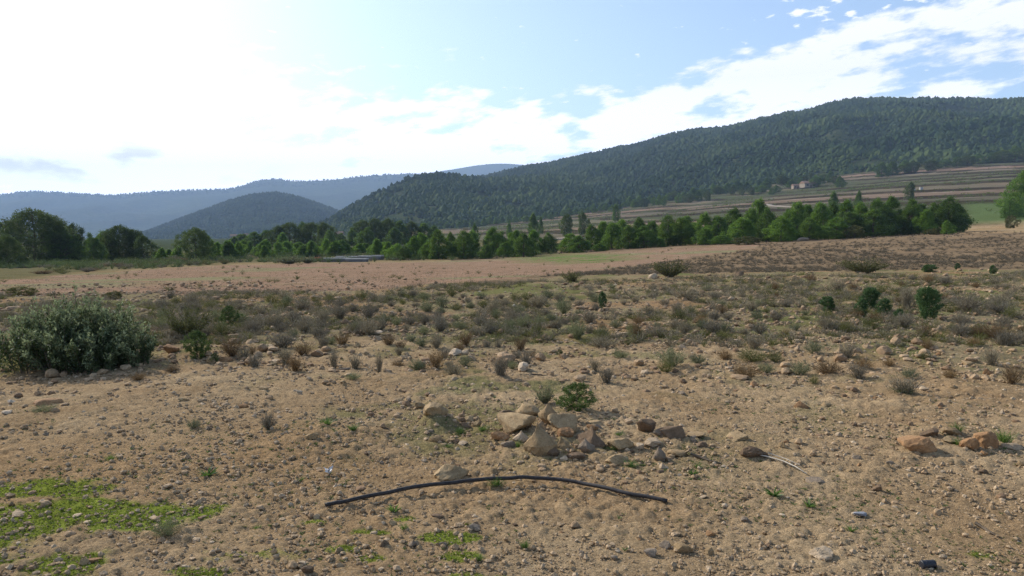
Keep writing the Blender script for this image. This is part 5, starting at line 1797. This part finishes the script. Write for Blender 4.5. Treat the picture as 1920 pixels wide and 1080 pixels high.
# ------------------------------------------------------------------ the hose, stalk and small litter
def hose():
    pts = [(610, 948), (640, 943), (700, 932), (760, 922), (820, 914), (880, 908), (940, 904), (985, 902), (1040, 903), (1085, 909), (1130, 918), (1180, 928), (1250, 939)]
    P = []
    for i, (px, py) in enumerate(pts):
        f = i / (len(pts) - 1)
        lift = .022 + .026 * math.sin(PI * f) ** 1.5
        hx, hy, hz = hit(px, py + 9)
        P.append((hx, hy, hz + lift + .012))
    P = np.array(P)
    t = np.linspace(0, len(P) - 1, 90)
    Q = np.stack([np.interp(t, np.arange(len(P)), P[:, k]) for k in range(3)], 1)
    for _ in range(6):
        Q[1:-1] = (Q[:-2] + 2 * Q[1:-1] + Q[2:]) / 4
    Q[:, 1] += (fbm(t * .9, t * 0, 2, 4) - .5) * .03
    Q[:, 2] += (fbm(t * 1.3, t * 0 + 5, 2, 6) - .5) * .012
    V, F, C = tube(Q, np.full(len(Q), .0122), 14, cap=False)
    # open end: an inner wall
    V2, F2, C2 = tube(Q, np.full(len(Q), .0095), 14, cap=False)
    n = 14
    m = len(Q) - 1
    ring = [(k, len(V) + k, len(V) + (k + 1) % n, (k + 1) % n) for k in range(n)] + [(m * n + k, m * n + (k + 1) % n, len(V) + m * n + (k + 1) % n, len(V) + m * n + k) for k in range(n)]
    Vj = np.concatenate([V, V2]); Fj = np.concatenate([F, F2[:, ::-1] + len(V), np.array(ring)])
    o = link('rubber_hose', mesh_np('rubber_hose', Vj, Fj, M_HOSE, smooth=True))
    tag(o, 'length of thick black hose bowed across the bare foreground soil', 'hose')


hose()


def stick(name, pts, rad, mat, label, cat, lift=.012):
    P = []
    for px, py in pts:
        hx, hy, hz = hit(px, py)
        P.append((hx, hy, hz + lift))
    V, F, C = tube(np.array(P), np.linspace(rad, rad * .5, len(P)), 6)
    return tag(link(name, mesh_np(name, V, [F, C], mat, smooth=True)), label, cat)


stick('dry_stalk', [(1413, 858), (1440, 864), (1468, 872), (1492, 883), (1512, 896)], .006, M_STRAW, 'long bleached stalk lying on soil below the brown rounded rock', 'stalk', .03)
stick('dry_stalk', [(1440, 862), (1475, 874), (1500, 886)], .004, M_STRAW, 'shorter bleached stalk lying close along the long one', 'stalk', .05)
stick('dry_stalk', [(975, 706), (1000, 704), (1030, 707)], .012, M_STEM, 'fallen grey twig right of the tall upright tuft', 'twig', .015)
stick('dry_stalk', [(1296, 855), (1325, 866), (1352, 873)], .012, M_STEM, 'brown root lying at the right end of the stone scatter', 'twig', .015)
stick('dry_stalk', [(1830, 985), (1850, 998), (1868, 1008)], .01, M_STEM, 'short dark twig on the smooth soil at lower right', 'twig', .012)

# white papery flower left of the hose
p = hit(617, 893)
o = empty('withered_flower', p)
tag(o, 'white withered flower with splayed petals left of the hose', 'flower')
an = np.array([.3, 1.2, 2.3, 3.3, 4.4, 5.4]); tl = np.array([.5, .9, 1.2, .7, 1.1, .9])
D = np.stack([np.cos(an) * np.sin(tl), np.sin(an) * np.sin(tl), np.cos(tl)], 1)
V, F = strips(np.zeros((6, 3)) + [0, 0, .03], D * .025 + [0, 0, .03], D * .055 + [0, 0, .022], .03, np.random.default_rng(1))
link('petals', mesh_np('petals', V, F, M_WHITE), o)
V, F, C = tube(np.array([(0, 0, -.01), (.004, 0, .02), (0, 0, .04)]), [.005, .004, .004], 6)
link('stem', mesh_np('stem', V, [F, C], M_STEM), o)

# named small plants in front
for pool, px, py, w, h, lab in [
    (TUSS, 930, 919, 44, 24, 'spiky green tuft growing against the middle of the hose'), (ROS, 738, 965, 34, 18, 'grey-green rosette in front of the left part of the hose'),
    (TUSS, 757, 998, 28, 18, 'small grass tuft below the rosette in front of the hose'), (TUSS, 984, 1032, 34, 18, 'thin grassy tuft on bare soil at lower centre'),
    (ROS, 648, 907, 18, 7, 'tiny weed under the big rounded stone side of the hose'), (TUSS, 898, 1055, 26, 16, 'faint grass tuft near the lower edge, centre'),
    (TUSS, 204, 866, 30, 14, 'dark green tuft in the left foreground soil'), (ROS, 385, 897, 50, 16, 'pale leafed rosette left of the white flower'),
    (SAGE, 305, 1012, 60, 34, 'white-flowered silvery plant on the moss at lower left'), (ROS, 1300, 893, 26, 12, 'weed right of the small pale stone beside the heap'),
    (TUSS, 862, 815, 30, 14, 'grass tuft between mound and heap'), (TUSS, 905, 812, 34, 16, 'fresh grass at the left foot of the heap'),
    (TUSS, 972, 842, 18, 18, 'single bright sprout beside the pale slanted stone'), (TUSS, 1150, 848, 30, 12, 'grass under the flat broad rock'), (TUSS, 1185, 880, 50, 14, 'grassy patch in front of the low rock right of the heap'),
    (TUSS, 1162, 822, 28, 14, 'grass tuft behind the flat broad rock'), (TUSS, 1310, 880, 30, 12, 'grass tuft right of the upright grey rock'), (TUSS, 840, 842, 24, 10, 'little grass tuft below the rounded stone'),
    (TUSS, 1890, 838, 50, 34, 'lush grass clump behind the pale slab at the right edge'), (TUSS, 1800, 815, 40, 22, 'green grass behind the pair of rounded rocks'), (TUSS, 1800, 838, 40, 14, 'grass between the orange-brown rock and the pair'),
    (ROS, 1455, 935, 50, 16, 'grey-green weeds in the front gravel at right'), (ROS, 1520, 955, 40, 14, 'low weed right of the grey-green weeds'), (ROS, 1600, 1000, 34, 12, 'low weed on the soil at lower right'),
    (ROS, 560, 905, 24, 10, 'small weed left of the hose end'), (TUSS, 480, 995, 26, 10, 'thin sprout at the right tip of the moss'), (TUSS, 610, 800, 46, 18, 'dark green weed patch left of the mound'), (TUSS, 660, 810, 36, 14, 'green weed patch nearer the mound'),
    (SAGE, 1700, 742, 46, 16, 'green sprouts under the straw-coloured stalks at right'), (ROS, 1410, 735, 24, 8, 'small weed below the brown dead shrub'),
]:
    one_mesh('weed', pool[int(rng.integers(len(pool)))], px, py, w, h, lab, 'weed')

# black can at the lower edge, grey scrap
p = hit(1746, 1071)
o = empty('tin_can', (p[0], p[1] + .03, p[2] + .02))
tag(o, 'small black can lying on its side at the lower right', 'can')
o.rotation_euler = (0, 0, .15)
o.scale = (.78, .78, .78)
prof = [(-.045, .0), (-.045, .022), (-.043, .025), (-.02, .025), (-.018, .0265), (.0, .0265), (.002, .025), (.042, .025), (.045, .022), (.045, 0)]
an = np.linspace(0, 2 * PI, 18, endpoint=False)
V = np.concatenate([np.stack([np.full(18, a), b * np.cos(an), b * np.sin(an)], 1) for a, b in prof])
F = np.array([(i * 18 + k, i * 18 + (k + 1) % 18, (i + 1) * 18 + (k + 1) % 18, (i + 1) * 18 + k) for i in range(len(prof) - 1) for k in range(18)])
link('body', mesh_np('body', V, F, M_BLACK, smooth=False), o)
p = hit(1612, 968)
V, F = rock_verts(np.random.default_rng(3), 3, 'flat')
o = link('scrap', mesh_np('scrap', V * np.array([.075, .05, .03]), F, M_GREYP, smooth=True), None, (p[0], p[1], p[2] + .012))
tag(o, 'dark grey crumpled scrap lying on the smooth soil at right', 'litter')


# ------------------------------------------------------------------ stacked beams, boxes, huts, track
def box(cx, cy, cz, sx, sy, sz, rot=0.0):
    c, s = math.cos(rot), math.sin(rot)
    b = min(sx, sy, sz) * .06
    V = []
    for z_, e in ((-sz / 2, 0), (sz / 2 - b, 0), (sz / 2, b)):
        for a, d in ((-1, -1), (1, -1), (1, 1), (-1, 1)):
            lx, ly = a * (sx / 2 - e), d * (sy / 2 - e)
            V.append((cx + lx * c - ly * s, cy + lx * s + ly * c, cz + z_))
    F = [(0, 3, 2, 1), (8, 9, 10, 11)]
    for k in range(2):
        for i in range(4):
            F.append((k * 4 + i, k * 4 + (i + 1) % 4, (k + 1) * 4 + (i + 1) % 4, (k + 1) * 4 + i))
    return np.array(V), np.array(F)


for k, (px, py, wpx, hpx, lab) in enumerate([
        (632, 491, 50, 8, 'low stack of pale topped beams, leftmost of the stacks beside the field'), (668, 491, 44, 7, 'low stack of grey beams, second from left beside the field'),
        (652, 487, 44, 7, 'stack of beams behind the two leftmost stacks'), (690, 487, 40, 8, 'tall stack of pale beams, right of the middle stacks'), (708, 487, 22, 9, 'short stack of pale beams at the right end of the stacks')]):
    p, w, h = px_size(px, py, wpx, hpx)
    r = np.random.default_rng(50 + k)
    o = empty('beam_stack', p)
    o.rotation_euler = (0, 0, r.uniform(-.08, .08))
    tag(o, lab, 'beams', 'stacks of beams beside the field')
    nl = 3
    dep = 1.2
    for layer in range(nl):
        parts = []
        for j in range(5):
            parts.append(box(r.normal(0, .06), (j - 2) * dep / 5, h * (layer + .62) / (nl + .2), w * r.uniform(.86, 1.0), dep / 5 * .9, h / (nl + .2) * .82))
        V, F = join(parts)
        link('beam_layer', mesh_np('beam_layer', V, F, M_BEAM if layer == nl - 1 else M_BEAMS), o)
    V, F = join([box(-w * .35, 0, h * .05, .12, dep, h * .14), box(w * .35, 0, h * .05, .12, dep, h * .14)])
    link('bearer', mesh_np('bearer', V, F, M_STEM), o)


def crate(px, py, wpx, hpx, mat, label, name='box', cat='box'):
    p, w, h = px_size(px, py, wpx, hpx)
    o = empty(name, p)
    tag(o, label, cat)
    link('body', mesh_np('body', *box(0, 0, h * .42, w, w * .8, h * .84), mat), o)
    link('lid', mesh_np('lid', *box(0, 0, h * .92, w * 1.08, w * .88, h * .14), mat), o)


crate(596, 490, 13, 8, M_RUST, 'rust brown crate at the left end of the stacked beams', 'crate', 'crate')
crate(738, 488, 6, 4, M_BEAM, 'tiny white box right of the stacked beams')
crate(1712, 357, 6, 5, M_BEAM, 'white box on the upper terrace, left of two')
crate(1727, 356, 5, 5, M_BEAM, 'white box on the upper terrace, right of two')


def hut(px, dep, wpx, hpx, label, rot=0.0, cat='house'):
    x, y, z = at_depth(px, dep)
    w, h = wpx / FPX * dep, hpx / FPX * dep
    d = w * .7
    o = empty('stone_house', (x, y, z))
    o.rotation_euler = (0, 0, rot)
    tag(o, label, cat)
    link('wall', mesh_np('wall', *box(0, 0, h * .32, w, d, h * .70), M_PLASTER), o)
    a, b, t, e = w / 2 * 1.06, d / 2 * 1.1, h, h * .66
    V = [(-a, -b, e), (a, -b, e), (a, b, e), (-a, b, e), (-a, 0, t), (a, 0, t)]
    V += [(p_[0], p_[1], p_[2] - h * .05) for p_ in V[:4]]
    link('roof', mesh_np('roof', V, [np.array([(0, 1, 5, 4), (2, 3, 4, 5), (6, 9, 8, 7), (0, 6, 7, 1), (1, 7, 8, 2), (2, 8, 9, 3), (3, 9, 6, 0)]), np.array([(0, 4, 3), (1, 2, 5)])], M_ROOF), o)
    for fx in (-.28, .22):
        V, F = box(fx * w, -d / 2, h * .36, w * .14, d * .02, h * .24)
        link('window', mesh_np('window', V, F, M_DARKW), o)
    V, F = box(-.02 * w, -d / 2, h * .2, w * .13, d * .02, h * .42)
    link('door', mesh_np('door', V, F, M_STEM), o)


for px, dep, w, h, lab in [(440, 560, 12, 9, 'pale house far down the valley, leftmost of three'), (452, 570, 10, 8, 'pale house far down the valley, middle of three'), (463, 575, 9, 10, 'pale house far down the valley, rightmost of three'),
                           (638, 420, 14, 12, 'pale farmhouse between the two dark pine clumps'), (1512, 440, 26, 12, 'low pale farm ruin in the forest above the terraces'), (1490, 445, 16, 9, 'small outbuilding left of the farm ruin in the forest')]:
    hut(px, dep, w, h, lab, random.uniform(-.2, .2))


def ribbon(name, pts, width, mat, lift):
    P = np.array([at_depth(px, d) for px, d in pts])
    t = np.linspace(0, len(P) - 1, 160)
    Q = np.stack([np.interp(t, np.arange(len(P)), P[:, k]) for k in range(2)], 1)
    for _ in range(10):
        Q[1:-1] = (Q[:-2] + 2 * Q[1:-1] + Q[2:]) / 4
    T = np.gradient(Q, axis=0); T /= np.linalg.norm(T, axis=1)[:, None]
    S = np.stack([-T[:, 1], T[:, 0]], 1)
    a, b = Q + S * width / 2, Q - S * width / 2
    zc = (ground(a[:, 0], a[:, 1]) + ground(b[:, 0], b[:, 1])) / 2 + lift
    for _ in range(6):
        zc[1:-1] = (zc[:-2] + 2 * zc[1:-1] + zc[2:]) / 4
    V = np.concatenate([np.stack([a[:, 0], a[:, 1], zc], 1), np.stack([b[:, 0], b[:, 1], zc], 1), np.stack([a[:, 0], a[:, 1], zc - 1.2], 1), np.stack([b[:, 0], b[:, 1], zc - 1.2], 1)])
    n = len(Q); i = np.arange(n - 1)
    F = np.concatenate([np.stack([i, i + 1, n + i + 1, n + i], 1), np.stack([n + i, n + i + 1, 3 * n + i + 1, 3 * n + i], 1), np.stack([2 * n + i, 2 * n + i + 1, i + 1, i], 1)])
    tag(link(name, mesh_np(name, V, F, mat)), kind='structure')


ribbon('path', [(1000, 172), (1060, 174), (1160, 178), (1260, 176), (1360, 170), (1450, 164), (1540, 158), (1640, 150)], 2.2, M_TRACK, .25)
ribbon('path', [(1440, 300), (1465, 275), (1490, 262), (1500, 255)], 2.6, M_TRACK, .1)
